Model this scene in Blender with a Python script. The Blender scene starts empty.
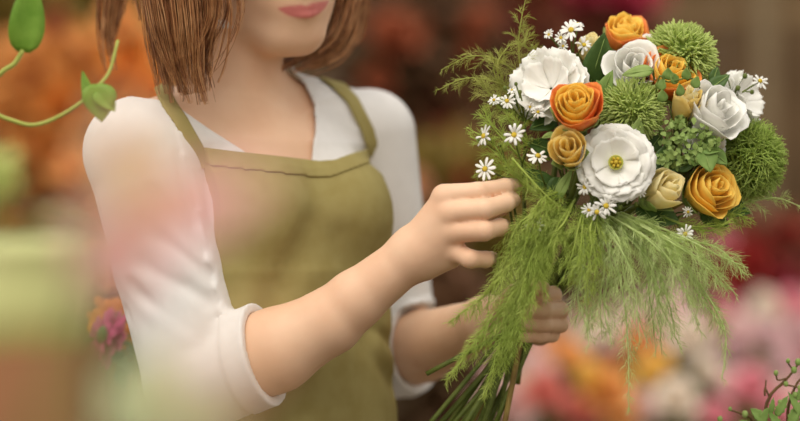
import bpy, math, random
import numpy as np
from mathutils import Vector, Quaternion

random.seed(7); RNG = np.random.default_rng(7)
SC = bpy.context.scene
COL = SC.collection
S = 0.0009            # metres per unit (one unit = one photo pixel at the bouquet)
EYE = 2.0             # camera distance from the y = 0 plane, metres
ZC = 1.25             # camera height, metres
EU = EYE / S

# ------------------------------------------------------------------ camera
cam_d = bpy.data.cameras.new('camera'); cam = bpy.data.objects.new('camera', cam_d); COL.objects.link(cam)
cam.location = (0, -EYE, ZC); cam.rotation_euler = (math.pi / 2, 0, 0)
cam_d.sensor_width = 36; cam_d.lens = 100; cam_d.clip_start = 0.02; cam_d.clip_end = 60
cam_d.dof.use_dof = True; cam_d.dof.focus_distance = EYE - 0.085; cam_d.dof.aperture_fstop = 1.9
SC.camera = cam

# ------------------------------------------------------------------ sky, sun, exposure
wd = bpy.data.worlds.new('sky'); SC.world = wd; wd.use_nodes = True
nt = wd.node_tree; nt.nodes.clear()
wo = nt.nodes.new('ShaderNodeOutputWorld'); bg = nt.nodes.new('ShaderNodeBackground')
tc = nt.nodes.new('ShaderNodeTexCoord'); sp = nt.nodes.new('ShaderNodeSeparateXYZ'); rp = nt.nodes.new('ShaderNodeValToRGB')
mr = nt.nodes.new('ShaderNodeMapRange'); mr.inputs[1].default_value = -1; mr.inputs[2].default_value = 1
nt.links.new(tc.outputs['Generated'], sp.inputs[0]); nt.links.new(sp.outputs[2], mr.inputs[0])
nt.links.new(mr.outputs[0], rp.inputs[0]); nt.links.new(rp.outputs[0], bg.inputs[0]); nt.links.new(bg.outputs[0], wo.inputs[0])
rp.color_ramp.elements[0].position = 0.35; rp.color_ramp.elements[0].color = (0.40, 0.35, 0.28, 1)
rp.color_ramp.elements[1].position = 0.85; rp.color_ramp.elements[1].color = (1.0, 0.96, 0.90, 1)
bg.inputs[1].default_value = 0.95
sun_d = bpy.data.lights.new('sun', 'SUN'); sun = bpy.data.objects.new('sun', sun_d); COL.objects.link(sun)
sun_d.energy = 1.55; sun_d.angle = math.radians(50); sun_d.color = (1.0, 0.93, 0.83)
sun.rotation_euler = Vector((0.25, 0.62, -0.85)).to_track_quat('-Z', 'Y').to_euler()
SC.view_settings.view_transform = 'Standard'; SC.view_settings.look = 'None'
SC.view_settings.gamma = 1.0; SC.view_settings.use_curve_mapping = False
SC.view_settings.exposure = 0.28

# ------------------------------------------------------------------ helpers
def lin(c):
    return tuple((x / 255 / 12.92) if x / 255 <= 0.04045 else ((x / 255 + 0.055) / 1.055) ** 2.4 for x in c)

MATS = {}
def mat(name, c, c2=None, rough=0.6, trans=0.0, scale=60.0, sheen=0.0, bump=0.0, bscale=400.0, spec=0.3, sss=0.0):
    """principled material; colour varies between c and c2 by noise in object space; trans mixes in translucency"""
    if name in MATS: return MATS[name]
    m = bpy.data.materials.new(name); m.use_nodes = True
    t = m.node_tree; t.nodes.clear()
    out = t.nodes.new('ShaderNodeOutputMaterial'); p = t.nodes.new('ShaderNodeBsdfPrincipled')
    p.inputs['Roughness'].default_value = rough
    p.inputs['Specular IOR Level'].default_value = spec
    geo = t.nodes.new('ShaderNodeTexCoord')
    nz = t.nodes.new('ShaderNodeTexNoise'); nz.inputs['Scale'].default_value = scale; nz.inputs['Detail'].default_value = 3
    t.links.new(geo.outputs['Object'], nz.inputs['Vector'])
    r = t.nodes.new('ShaderNodeValToRGB')
    r.color_ramp.elements[0].position = 0.35; r.color_ramp.elements[1].position = 0.65
    r.color_ramp.elements[0].color = (*lin(c), 1); r.color_ramp.elements[1].color = (*lin(c2 or c), 1)
    t.links.new(nz.outputs['Fac'], r.inputs[0]); t.links.new(r.outputs[0], p.inputs['Base Color'])
    if sheen: p.inputs['Sheen Weight'].default_value = sheen
    if sss:
        p.inputs['Subsurface Weight'].default_value = sss
        p.inputs['Subsurface Radius'].default_value = (0.008, 0.003, 0.0015); p.inputs['Subsurface Scale'].default_value = 1.0
    if bump:
        n2 = t.nodes.new('ShaderNodeTexNoise'); n2.inputs['Scale'].default_value = bscale
        b = t.nodes.new('ShaderNodeBump'); b.inputs['Strength'].default_value = bump; b.inputs['Distance'].default_value = 0.001
        t.links.new(geo.outputs['Object'], n2.inputs['Vector']); t.links.new(n2.outputs['Fac'], b.inputs['Height'])
        t.links.new(b.outputs[0], p.inputs['Normal'])
    if trans:
        tr = t.nodes.new('ShaderNodeBsdfTranslucent'); mx = t.nodes.new('ShaderNodeMixShader'); mx.inputs[0].default_value = trans
        t.links.new(r.outputs[0], tr.inputs[0]); t.links.new(p.outputs[0], mx.inputs[1]); t.links.new(tr.outputs[0], mx.inputs[2])
        t.links.new(mx.outputs[0], out.inputs[0])
    else:
        t.links.new(p.outputs[0], out.inputs[0])
    MATS[name] = m
    return m

def W(px, py, d=0.0):
    """a point of the place, in units, seen at (px, py) from the camera and d units behind the y = 0 plane"""
    k = (EU + d) / EU
    return np.array([(px - 400) * k, d, -(py - 210.5) * k])
def PT(pts): return [W(*p) for p in pts]
def wm(p): return Vector((p[0] * S, p[1] * S, ZC + p[2] * S))

def tag(o, label=None, cat=None, group=None, kind=None):
    if label: o['label'] = label
    if cat: o['category'] = cat
    if group: o['group'] = group
    if kind: o['kind'] = kind
    return o
def thing(name, label, cat, base, group=None):
    o = bpy.data.objects.new(name, None); COL.objects.link(o)
    o.empty_display_size = 0.02; o.location = wm(base)
    return tag(o, label, cat, group)

def root_of(o):
    v = Vector((0, 0, 0))
    while o is not None: v = v + o.location; o = o.parent
    return v
def mesh_from(name, V, F, mats, smooth=True, midx=None, off=None):
    V = np.asarray(V, dtype=np.float64).reshape(-1, 3) * S
    V[:, 2] += ZC
    if off is not None: V -= np.array(off)
    me = bpy.data.meshes.new(name)
    if isinstance(F, np.ndarray):
        n = F.shape[1]
        me.vertices.add(len(V)); me.vertices.foreach_set('co', V.astype(np.float32).ravel())
        me.loops.add(F.size); me.loops.foreach_set('vertex_index', F.astype(np.int32).ravel())
        me.polygons.add(len(F)); me.polygons.foreach_set('loop_start', np.arange(0, F.size, n, dtype=np.int32))
        me.update(calc_edges=True); me.validate()
    else:
        me.from_pydata(V.tolist(), [], F); me.update()
    for m in (mats if isinstance(mats, (list, tuple)) else [mats]): me.materials.append(m)
    if smooth: me.polygons.foreach_set('use_smooth', np.ones(len(me.polygons), dtype=bool))
    if midx is not None: me.polygons.foreach_set('material_index', np.asarray(midx, dtype=np.int32))
    return me
def part(name, VF, m, parent=None, smooth=True, thick=0.0, midx=None, label=None):
    V, F = VF[0], VF[1]
    off = root_of(parent) if parent is not None else Vector((0, 0, 0))
    me = mesh_from(name, V, F, m, smooth, midx, off)
    o = bpy.data.objects.new(name, me); COL.objects.link(o)
    if parent is not None: o.parent = parent
    if thick:
        md = o.modifiers.new('thickness', 'SOLIDIFY'); md.thickness = thick * S; md.offset = 0
    if label: o['label'] = label
    return o
def solo(name, VF, m, label, cat, base, group=None, **kw):
    """a thing that is one mesh, with its origin at its base"""
    o = part(name, VF, m, None, **kw)
    b = wm(base)
    o.data.transform(__import__('mathutils').Matrix.Translation(-b)); o.location = b
    return tag(o, label, cat, group)

class MB:
    def __init__(self): self.V = []; self.F = []; self.n = 0; self.M = []
    def add(self, V, F, mi=0):
        V = np.asarray(V, float).reshape(-1, 3)
        self.V.append(V); k = self.n
        self.F.extend([tuple(i + k for i in f) for f in F]); self.M.extend([mi] * len(F)); self.n += len(V)
        return self
    @property
    def vf(self): return (np.concatenate(self.V), self.F)

def crv(pts, n):
    """Catmull-Rom through pts (rows of any width), n samples"""
    P = np.asarray(pts, float)
    if len(P) == 2: return P[0] + (P[1] - P[0]) * np.linspace(0, 1, n)[:, None]
    Q = np.vstack([2 * P[0] - P[1], P, 2 * P[-1] - P[-2]])
    u = np.linspace(0, len(P) - 1 - 1e-9, n); i = u.astype(int); t = (u - i)[:, None]
    a, b, c, d = Q[i], Q[i + 1], Q[i + 2], Q[i + 3]
    return 0.5 * (2 * b + (c - a) * t + (2 * a - 5 * b + 4 * c - d) * t * t + (3 * b - a - 3 * c + d) * t ** 3)
def unit(v):
    v = np.asarray(v, float); return v / (np.linalg.norm(v, axis=-1, keepdims=True) + 1e-12)
def frames(P):
    T = unit(np.gradient(P, axis=0))
    N = np.zeros_like(P)
    a = np.array([0, 0, 1.0]) if abs(T[0][2]) < 0.9 else np.array([1.0, 0, 0])
    n = unit(np.cross(T[0], a))
    for i in range(len(P)):
        n = unit(n - T[i] * np.dot(n, T[i])); N[i] = n
    return T, N, np.cross(T, N)
def tube(P, r, k=6, cap=True):
    P = np.asarray(P, float); n = len(P)
    r = np.broadcast_to(np.asarray(r, float), (n,))
    T, N, B = frames(P)
    a = np.linspace(0, 2 * np.pi, k, endpoint=False)
    V = (P[:, None] + r[:, None, None] * (np.cos(a)[None, :, None] * N[:, None] + np.sin(a)[None, :, None] * B[:, None])).reshape(-1, 3)
    F = [(i * k + j, i * k + (j + 1) % k, (i + 1) * k + (j + 1) % k, (i + 1) * k + j) for i in range(n - 1) for j in range(k)]
    if cap:
        F.append(tuple(range(k - 1, -1, -1))); F.append(tuple((n - 1) * k + j for j in range(k)))
    return V, F
def grid(V, nu, nv):
    return [(i * nv + j, i * nv + j + 1, (i + 1) * nv + j + 1, (i + 1) * nv + j) for i in range(nu - 1) for j in range(nv - 1)]
def box(c, s):
    c = np.asarray(c, float); s = np.asarray(s, float) / 2
    V = [c + s * np.array(q) for q in ((-1,-1,-1),(1,-1,-1),(1,1,-1),(-1,1,-1),(-1,-1,1),(1,-1,1),(1,1,1),(-1,1,1))]
    return np.array(V), [(0,3,2,1),(4,5,6,7),(0,1,5,4),(1,2,6,5),(2,3,7,6),(3,0,4,7)]
def lathe(prof, k=28, c=(0, 0, 0)):
    V = []; n = len(prof)
    for r, z in prof:
        for j in range(k):
            a = 2 * math.pi * j / k; V.append((c[0] + r * math.cos(a), c[1] + r * math.sin(a), c[2] + z))
    F = [(i * k + j, i * k + (j + 1) % k, (i + 1) * k + (j + 1) % k, (i + 1) * k + j) for i in range(n - 1) for j in range(k)]
    F.append(tuple(range(k - 1, -1, -1))); F.append(tuple((n - 1) * k + j for j in range(k)))
    return np.array(V), F
def ball(c, r, k=12, n=7):
    r = np.broadcast_to(np.asarray(r, float), (3,))
    prof = [(math.sin(math.pi * i / n), -math.cos(math.pi * i / n)) for i in range(1, n)]
    V, F = lathe(prof, k)
    return V * r + np.asarray(c), F
def basis(axis, roll=0.0):
    """rows x, y, z with z along axis"""
    z = unit(axis); a = np.array([0, 0, 1.0]) if abs(z[2]) < 0.95 else np.array([0, 1.0, 0])
    x = unit(np.cross(a, z)); y = np.cross(z, x)
    c, s = math.cos(roll), math.sin(roll)
    return np.array([c * x + s * y, -s * x + c * y, z])
def place(VF, at, axis, roll=0.0, scale=1.0):
    B = basis(axis, roll)
    return (np.asarray(VF[0]) * scale) @ B + np.asarray(at), VF[1]

# ------------------------------------------------------------------ implicit surfaces (for the person and clothes)
class Cap:
    def __init__(s, a, b, ra, rb):
        s.a = np.asarray(a, float); s.ab = np.asarray(b, float) - s.a; s.ra = ra; s.rb = rb
        s.L = max(np.dot(s.ab, s.ab), 1e-9); s.c = s.a + s.ab / 2; s.R = math.sqrt(s.L) / 2 + max(ra, rb)
    def __call__(s, P):
        q = P - s.a; h = np.clip(q @ s.ab / s.L, 0, 1)
        return np.linalg.norm(q - h[:, None] * s.ab, axis=1) - (s.ra + h * (s.rb - s.ra))
class Ell:
    def __init__(s, c, r, B=None):
        s.c = np.asarray(c, float); s.r = np.asarray(r, float); s.B = np.eye(3) if B is None else np.asarray(B, float); s.R = s.r.max()
    def __call__(s, P):
        q = (P - s.c) @ s.B.T
        k0 = np.linalg.norm(q / s.r, axis=1); k1 = np.linalg.norm(q / s.r ** 2, axis=1)
        return k0 * (k0 - 1) / (k1 + 1e-9)
def smin(a, b, k):
    h = np.clip(0.5 + 0.5 * (b - a) / k, 0, 1)
    return b + (a - b) * h - k * h * (1 - h)
def union(prims, P, k, cull=None):
    d = None
    for p in prims:
        kk = k
        if isinstance(p, tuple): p, kk = p
        if cull is not None and np.linalg.norm(p.c - cull[0]) - p.R > cull[1] + 45: continue
        e = p(P); d = e if d is None else smin(d, e, kk)
    return np.full(len(P), 1e3) if d is None else d

def mesh_sdf(f, lo, hi, h, blk=14):
    lo = np.asarray(lo, float); hi = np.asarray(hi, float); L = h * blk
    nb = np.ceil((hi - lo) / L).astype(int); half = L * 0.87
    g = np.stack(np.meshgrid(*[np.arange(n) for n in nb], indexing='ij'), -1).reshape(-1, 3)
    C = lo + (g + 0.5) * L
    d = f(C, None)
    act = g[np.abs(d) < half * 1.6 + 4]
    off = np.stack(np.meshgrid(*[np.arange(blk + 1)] * 3, indexing='ij'), -1).reshape(-1, 3)
    N1 = nb * blk + 4
    key = lambda I: ((I[..., 0] + 1) * N1[1] + I[..., 1] + 1) * N1[2] + I[..., 2] + 1
    cor = np.array([(i, j, k) for i in (0, 1) for j in (0, 1) for k in (0, 1)])
    edges = [(a, b) for a in range(8) for b in range(a + 1, 8) if np.abs(cor[a] - cor[b]).sum() == 1]
    KS, VS, Q = [], [], []
    e3 = np.eye(3, dtype=int)
    for b in act:
        I0 = b * blk; c = lo + (I0 + blk / 2) * h
        v = f(lo + (off + I0) * h, (c, half)).reshape((blk + 1,) * 3)
        sgn = v < 0
        if sgn.all() or not sgn.any(): continue
        cs = [v[i:blk + i, j:blk + j, k:blk + k] for i, j, k in cor]
        cnt = sum((x < 0).astype(int) for x in cs)
        idx = np.argwhere((cnt > 0) & (cnt < 8))
        if len(idx):
            vals = np.stack([x[tuple(idx.T)] for x in cs], 1)
            acc = np.zeros((len(idx), 3)); num = np.zeros(len(idx))
            for a, bb in edges:
                va, vb = vals[:, a], vals[:, bb]; mk = (va < 0) != (vb < 0)
                t = np.where(mk, va / np.where(mk, va - vb, 1), 0)
                acc += np.where(mk[:, None], cor[a] + t[:, None] * (cor[bb] - cor[a]), 0); num += mk
            KS.append(key(idx + I0)); VS.append(lo + (idx + I0 + acc / num[:, None]) * h)
        for ax in range(3):
            s0 = sgn[:blk, :blk, :blk]
            s1 = [sgn[1:, :blk, :blk], sgn[:blk, 1:, :blk], sgn[:blk, :blk, 1:]][ax]
            ed = np.argwhere(s0 != s1)
            if not len(ed): continue
            inside = s0[tuple(ed.T)]
            p = ed + I0; eb, ec = e3[(ax + 1) % 3], e3[(ax + 2) % 3]
            q = np.stack([key(p), key(p - eb), key(p - eb - ec), key(p - ec)], 1)
            q[~inside] = q[~inside][:, ::-1]
            Q.append(q)
    K = np.concatenate(KS); V = np.concatenate(VS); Q = np.concatenate(Q)
    o = np.argsort(K); K = K[o]; V = V[o]
    ix = np.clip(np.searchsorted(K, Q), 0, len(K) - 1)
    ok = (K[ix] == Q).all(1)
    return V, ix[ok]
# ------------------------------------------------------------------ the setting
M_GROUND = mat('packed_earth', (96, 82, 62), (78, 66, 48), rough=0.95, scale=3)
M_WALL = mat('weathered_boards', (104, 82, 56), (84, 64, 42), rough=0.9, scale=2.5)
M_BEAM = mat('pale_timber', (136, 118, 90), (124, 106, 80), rough=0.85, scale=8)
M_BENCH = mat('bench_timber', (112, 88, 62), (96, 74, 50), rough=0.85, scale=12)
mu = lambda m: m / S
def struct(name, VF, m):
    return tag(part(name, VF, m, None, smooth=False), kind='structure')
FLOOR = -ZC / S
struct('ground', box((0, mu(1.5), FLOOR - 55), (mu(9), mu(9), 110)), M_GROUND)
wb = MB()
for i in range(40):
    wb.add(*box((mu(-3.9 + i * 0.2), mu(5.0), FLOOR + mu(1.5)), (mu(0.194), mu(0.03 + 0.012 * (i % 3)), mu(3.0))))
struct('wall_back', wb.vf, M_WALL)
def beam(name, px, py, d, sx, sy, sz):
    struct(name, box(W(px, py, d), (sx, sy, sz)), M_BEAM)
d5 = mu(3.4)
kx = (EU + d5) / EU
p = W(764, 0, d5)
struct('trim_post', box((p[0], d5, FLOOR + mu(1.25)), (18 * kx, 24 * kx, mu(2.5))), M_BEAM)
p = W(764, 14, d5 + 30 * kx)
struct('trim_beam', box((mu(1.2), d5 + 26 * kx, p[2]), (mu(3.0), 24 * kx, 20 * kx)), mat('rail_timber', (136, 112, 80), (122, 98, 68), rough=0.85, scale=8))
# ------------------------------------------------------------------ the person
M_SKIN = mat('skin', (231, 192, 161), (224, 181, 149), rough=0.5, scale=25, bump=0.10, bscale=1500, spec=0.3, sss=0.06)
M_LIP = mat('lips', (212, 126, 120), (200, 112, 108), rough=0.4, scale=80)
M_SHIRT = mat('white_cotton', (226, 223, 220), (219, 216, 213), rough=0.85, scale=40, sheen=0.1, bump=0.15, bscale=2200, spec=0.1)
M_APRON = mat('olive_cotton', (158, 146, 94), (150, 137, 85), rough=0.9, scale=50, bump=0.2, bscale=1800, spec=0.1)
M_HAIR = mat('auburn_hair', (164, 106, 62), (118, 72, 40), rough=0.42, scale=90, spec=0.5)
M_HAIRL = mat('auburn_hair_light', (226, 174, 122), (192, 134, 84), rough=0.42, scale=90, spec=0.5)
M_TROUSER = mat('dark_trouser', (62, 58, 46), (54, 50, 40), rough=0.9)
M_SHOE = mat('brown_leather', (84, 58, 38), (70, 48, 32), rough=0.5)
M_EYEW = mat('eye_white', (235, 230, 225)); M_IRIS = mat('brown_iris', (60, 36, 22), rough=0.2)

YAW = math.radians(38)
U = np.array([math.cos(YAW), math.sin(YAW), 0]); FW = np.array([math.sin(YAW), -math.cos(YAW), 0]); UP = np.array([0, 0, 1.0])
C0 = W(257, 140, 72)
SR, SL = W(140, 152, -30), W(370, 134, 160)
ER, WR = W(196, 382, -60), W(416, 252, -108)
A1, A2, A3 = W(276, 350, -78), W(330, 321, -90), W(355, 300, -96)
EL, WL = W(398, 356, 190), W(486, 322, 5)
lerp = lambda a, b, t: np.asarray(a) + (np.asarray(b) - np.asarray(a)) * t

ZT = np.array([-1400, -420, -330, -262, -205, -120, -60, 10, 70, 110])
AT = np.array([150, 150, 146, 128, 104, 102, 112, 116, 104, 64])
BT = np.array([96, 98, 96, 88, 74, 76, 86, 86, 72, 48])
class Torso:
    def __init__(s, g=0.0, belly=0.0): s.c = C0 + np.array([0, 0, -150]); s.R = 420; s.g = g; s.b = belly
    def __call__(s, P):
        q = P - C0; u = q @ U; f = q @ FW; z = P[:, 2]
        a = np.interp(z, ZT, AT) + s.g; b = np.interp(z, ZT, BT) + s.g
        cf = np.interp(z, [-420, -200, 0, 110], [5, 8, 4, -6])
        d = (np.sqrt((u / a) ** 2 + ((f - cf) / b) ** 2) - 1) * np.minimum(a, b)
        return np.maximum(d, np.maximum(z - 98, -440 - z) * 0.9)

# head frame
hb = math.radians(30)
Fh = np.array([math.sin(hb), -math.cos(hb), 0]); Sh = np.array([math.cos(hb), math.sin(hb), 0]); Uh = UP.copy()
pt_ = math.radians(7)
Fh, Uh = Fh * math.cos(pt_) - Uh * math.sin(pt_), Uh * math.cos(pt_) + Fh * math.sin(pt_)
rl = math.radians(5)
Sh, Uh = Sh * math.cos(rl) + Uh * math.sin(rl), Uh * math.cos(rl) - Sh * math.sin(rl)
HB = np.array([Fh, Sh, Uh]); HC = W(262, -70, 40)
H = lambda f, s, u: HC + f * Fh + s * Sh + u * Uh

NB, NT = W(236, 118, 52), W(238, 30, 42)
core = [(Torso(), 18),
    (Cap(NB + FW * -10, NT + FW * -8, 54, 50), 22), (Cap(W(215, 108, 40), SR, 30, 48), 30), (Cap(W(262, 98, 68), SL, 28, 36), 26),
    (Ell(C0 + U * -50 + FW * 62 + UP * -78, (52, 50, 54), np.array([U, FW, UP])), 22),
    (Ell(C0 + U * 50 + FW * 62 + UP * -78, (52, 50, 54), np.array([U, FW, UP])), 22),
]
armR = [
    Cap(SR, lerp(SR, ER, 0.5), 47, 45), Cap(lerp(SR, ER, 0.5), ER, 45, 41), Cap(ER, A1, 41, 40),
    Cap(A1, A2, 40, 31), Cap(A2, A3, 31, 27.5), Cap(A3, WR, 27.5, 22.5),
]
armL = [
    Cap(SL, EL, 42, 37), Cap(EL, lerp(EL, WL, 0.3), 37, 37), Cap(lerp(EL, WL, 0.3), WL, 37, 24),
]
head = [
    (Ell(H(-14, 0, 30), (100, 80, 92), HB), 20), (Ell(H(30, 0, -36), (62, 65, 84), HB), 20),
    (Cap(H(10, -50, -62), H(56, -15, -99), 20, 21), 16), (Cap(H(10, 50, -62), H(56, 15, -99), 20, 21), 16),
    (Cap(H(60, -9, -101), H(60, 9, -101), 22, 22), 14), (Ell(H(68, 0, -70), (26, 34, 26), HB), 14),
    (Cap(H(84, 0, 0), H(104, 0, -36), 8, 10), 12), (Ell(H(108, 0, -39), (11, 11, 10), HB), 8),
    (Ell(H(97, 11, -43), (10, 8, 8), HB), 6), (Ell(H(97, -11, -43), (10, 8, 8), HB), 6),
    (Ell(H(-8, -82, -18), (19, 7, 32), HB), 6), (Ell(H(-8, 82, -18), (19, 7, 32), HB), 6),
]
def lip_arc(f0, up, r):
    """a soft ridge following the mouth line; up = offset above it"""
    P = []
    for q in np.linspace(-25, 25, 9):
        P.append(H(f0 - 12.0 * (abs(q) / 25) ** 1.8, q + 2.5, -77 + 0.085 * q + 4.5 * (q / 30) ** 2 + up * (1 - (q / 28.5) ** 2)))
    w = [1 - 0.75 * abs(q / 25) ** 1.5 for q in np.linspace(-25, 25, 9)]
    return [Cap(P[i], P[i + 1], r * w[i], r * w[i + 1]) for i in range(8)]
lipU = lip_arc(91.5, 3.2, 3.6); lipL = lip_arc(90.3, -4.6, 4.8)

def chain(pts):
    P = [W(*p[:3]) for p in pts]; r = [p[3] for p in pts]
    return [Cap(P[i], P[i + 1], r[i], r[i + 1]) for i in range(len(P) - 1)]
# right hand: back of the hand to the camera, fingers pointing into the fern
palmR = [(Cap(WR, W(444, 200, -124), 22, 12), 8), (Cap(WR, W(450, 216, -128), 22, 12.5), 8), (Cap(WR, W(453, 234, -126), 22, 12), 8),
         (Cap(WR, W(452, 250, -118), 22, 11), 8), (Cap(W(424, 250, -100), W(446, 226, -100), 20, 16), 10), (Cap(W(428, 262, -107), W(450, 258, -112), 16, 11), 8)]
fingR = [chain([(444, 196, -124, 12), (478, 192, -132, 9.6), (505, 187, -112, 8.6), (517, 185, -90, 7.6)]),
         chain([(449, 213, -130, 12), (484, 209.5, -144, 10), (506, 203, -126, 9), (513, 200, -104, 8)]),
         chain([(452, 232, -129, 11.5), (484, 231, -146, 9.8), (500, 227, -126, 8.6), (503, 226, -104, 7.8)]),
         chain([(452, 250, -120, 10.5), (470, 259, -136, 9), (486, 259.5, -124, 8.2), (492, 258, -106, 7.2)]),
         chain([(430, 238, -96, 14), (458, 220, -62, 10), (486, 212, -48, 9), (504, 208, -54, 8)])]
# left hand: palm behind the stems, fingers curling round them towards the camera
palmL = [(Cap(WL, W(542, 296, -4), 22, 12), 8), (Cap(WL, W(548, 310, -4), 22, 12), 8), (Cap(WL, W(548, 324, -2), 22, 11), 8),
         (Cap(WL, W(540, 335, 0), 21, 10), 8)]
fingL = [chain([(542, 296, -6, 11), (553, 295, -44, 9), (540, 294, -64, 8.2), (524, 294, -64, 7.4)]),
         chain([(548, 310, -6, 11), (560, 310, -46, 9.2), (544, 310, -68, 8.6), (522, 310, -68, 7.8)]),
         chain([(548, 324, -4, 10), (560, 324.5, -42, 8.6), (544, 324.5, -63, 7.8), (524, 324, -63, 7.2)]),
         chain([(540, 336, -2, 9.5), (552, 335, -38, 7.6), (540, 336, -56, 7), (526, 337, -56, 6.4)]),
         chain([(500, 314, -8, 13), (514, 294, -44, 10), (530, 286, -74, 8.6), (543, 288, -82, 7.6)])]

def body_f(P, cull=None):
    d = union(core + head, P, 12, cull)
    d = smin(d, union(armR, P, 8, cull), 9); d = smin(d, union(armL, P, 8, cull), 9)
    for palm, fing in ((palmR, fingR), (palmL, fingL)):
        if cull is not None and np.linalg.norm(palm[1][0].b_mid - cull[0]) > 110 + cull[1]: continue
        dp = union(palm, P, 8, cull)
        d = smin(d, dp, 10)
        base = d
        for fg in fing:
            e = union(fg, P, 3, cull)
            d = np.minimum(d, smin(base, e + 0.5, 4.5))
    if cull is None or np.linalg.norm(H(90, 0, -76) - cull[0]) < 60 + cull[1]:
        d = smin(d, np.minimum(union(lipU, P, 1.5, cull), union(lipL, P, 1.5, cull)), 2.5)
    return d
for palm in (palmR, palmL): palm[1][0].b_mid = palm[1][0].a + palm[1][0].ab
def torso_f(P, cull=None):     # what the clothes follow: no head, no hands
    return union(core, P, 12, cull)

PERSON = thing('person', 'young woman in white shirt and olive apron holding the bouquet in both hands', 'person', np.array([C0[0], C0[1], -ZC / S]))
V, F = mesh_sdf(body_f, (40, -260, -440) + np.array([-400, 0, 0]), (210, 260, 330), 2.2)
part('body', (V, F), M_SKIN, PERSON)
BODY = bpy.data.objects['body']
me = BODY.data
fr = (V - HC) @ HB.T
q_ = np.clip((fr[:, 1] - 2.5) / 29, -1, 1); um = -77 + 0.085 * (fr[:, 1] - 2.5) + 4.5 * q_ ** 2
up_ = um + 6.2 * np.clip(1 - q_ ** 2, 0, 1) ** 0.7 - 1.6 * np.exp(-(fr[:, 1] / 4) ** 2); lo_ = um - 8.4 * np.clip(1 - q_ ** 2, 0, 1) ** 0.75
dl = np.minimum(up_ - fr[:, 2], fr[:, 2] - lo_)
tone = np.clip(0.5 + dl / 3.0, 0, 1) * (fr[:, 0] > 55) * (np.abs(fr[:, 1] - 2.5) < 29)
at_ = me.attributes.new('lip_tone', 'FLOAT', 'POINT'); at_.data.foreach_set('value', tone.astype(np.float32))
nt_ = M_SKIN.node_tree; pb_ = next(n for n in nt_.nodes if n.type == 'BSDF_PRINCIPLED'); src = pb_.inputs['Base Color'].links[0].from_socket
an = nt_.nodes.new('ShaderNodeAttribute'); an.attribute_name = 'lip_tone'
mx_ = nt_.nodes.new('ShaderNodeMixRGB'); mx_.inputs[2].default_value = (*lin((208, 122, 116)), 1)
nt_.links.new(an.outputs['Fac'], mx_.inputs[0]); nt_.links.new(src, mx_.inputs[1]); nt_.links.new(mx_.outputs[0], pb_.inputs['Base Color'])

# eyes and brows (the top of the head is above the picture)
for sd in (-1, 1):
    e = part('eye', ball(H(72, sd * 34, 2), (13, 13, 13), 16, 10), M_EYEW, PERSON)
    part('iris', ball(H(82.5, sd * 33, 1), (3.5, 5.5, 5.5), 12, 8), M_IRIS, e)
    part('eyebrow', tube(crv([H(88, sd * 16, 20), H(84, sd * 34, 26), H(68, sd * 54, 20)], 10), [1.5, 2.2, 2.6, 2.6, 2.6, 2.4, 2.2, 1.8, 1.3, 0.8], 6), M_HAIR, PERSON)

# shirt: a shell over torso and arms, open at the neckline, cuffs turned up below the elbow
def in_poly(x, z, poly):
    """signed distance to a polygon, negative inside"""
    poly = np.asarray(poly, float); n = len(poly); d = np.full(len(x), 1e9); ins = np.zeros(len(x), bool)
    for i in range(n):
        a, b = poly[i], poly[(i + 1) % n]; e = b - a
        wx, wz = x - a[0], z - a[1]; t = np.clip((wx * e[0] + wz * e[1]) / (e @ e), 0, 1)
        d = np.minimum(d, (wx - e[0] * t) ** 2 + (wz - e[1] * t) ** 2)
        c = ((a[1] > z) != (b[1] > z)) & (x < (b[0] - a[0]) * (z - a[1]) / (b[1] - a[1] + 1e-9) + a[0])
        ins ^= c
    d = np.sqrt(d); return np.where(ins, -d, d)
XZ = lambda pts, d=0: [(W(px, py, d)[0], W(px, py, d)[2]) for px, py in pts]
NECK = XZ([(110, 94), (150, 101), (176, 104), (212, 130), (246, 152), (268, 172), (292, 176), (311, 164), (314, 130), (313, 104), (303, 82), (290, 69), (284, 30), (100, 30)], 15)
dR = unit(np.array([0.93, -0.31, 0.27])); dL = unit(np.array([0.86, -0.46, 0.05]))
CUFR = W(265, 357, -78); CUFL = W(414, 358, 150)
creases = [  # folds of the near sleeve: a, b, width, depth
    (W(190, 160, -70), W(197, 205, -70), 4, 3), (W(182, 150, -80), W(192, 225, -78), 6, 3), (W(165, 165, -90), W(198, 232, -85), 6, 2.6),
    (W(150, 190, -95), W(205, 250, -85), 7, 3), (W(140, 222, -95), W(210, 275, -85), 7, 3.2), (W(140, 262, -95), W(215, 305, -88), 8, 3),
    (W(130, 285, -90), W(190, 330, -95), 7, 2.4), (W(185, 385, -80), W(222, 318, -85), 6, 4), (W(200, 398, -85), W(232, 325, -88), 5, 4),
    (W(165, 360, -80), W(212, 322, -88), 6, 3), (W(218, 404, -90), W(242, 335, -92), 4, 3), (W(128, 310, -70), W(160, 345, -80), 6, 2),
    (W(418, 296, 130), W(398, 330, 130), 5, 3), (W(420, 280, 130), W(396, 312, 130), 5, 3), (W(405, 190, 110), W(402, 260, 120), 5, 2),
    (W(320, 85, 95), W(352, 120, 95), 6, 1.5), (W(300, 110, 55), W(318, 158, 55), 5, 1.5)]
def wrinkle(P, cull):
    e = np.zeros(len(P))
    for a, b, w, dp in creases:
        if cull is not None and np.linalg.norm((a + b) / 2 - cull[0]) > np.linalg.norm(b - a) / 2 + 25 + cull[1]: continue
        c = Cap(a, b, 0, 0)(P); e += 0.75 * dp * (np.exp(-(c / w) ** 2) - 0.55 * np.exp(-((c - 1.6 * w) / w) ** 2))
    return e
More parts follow.
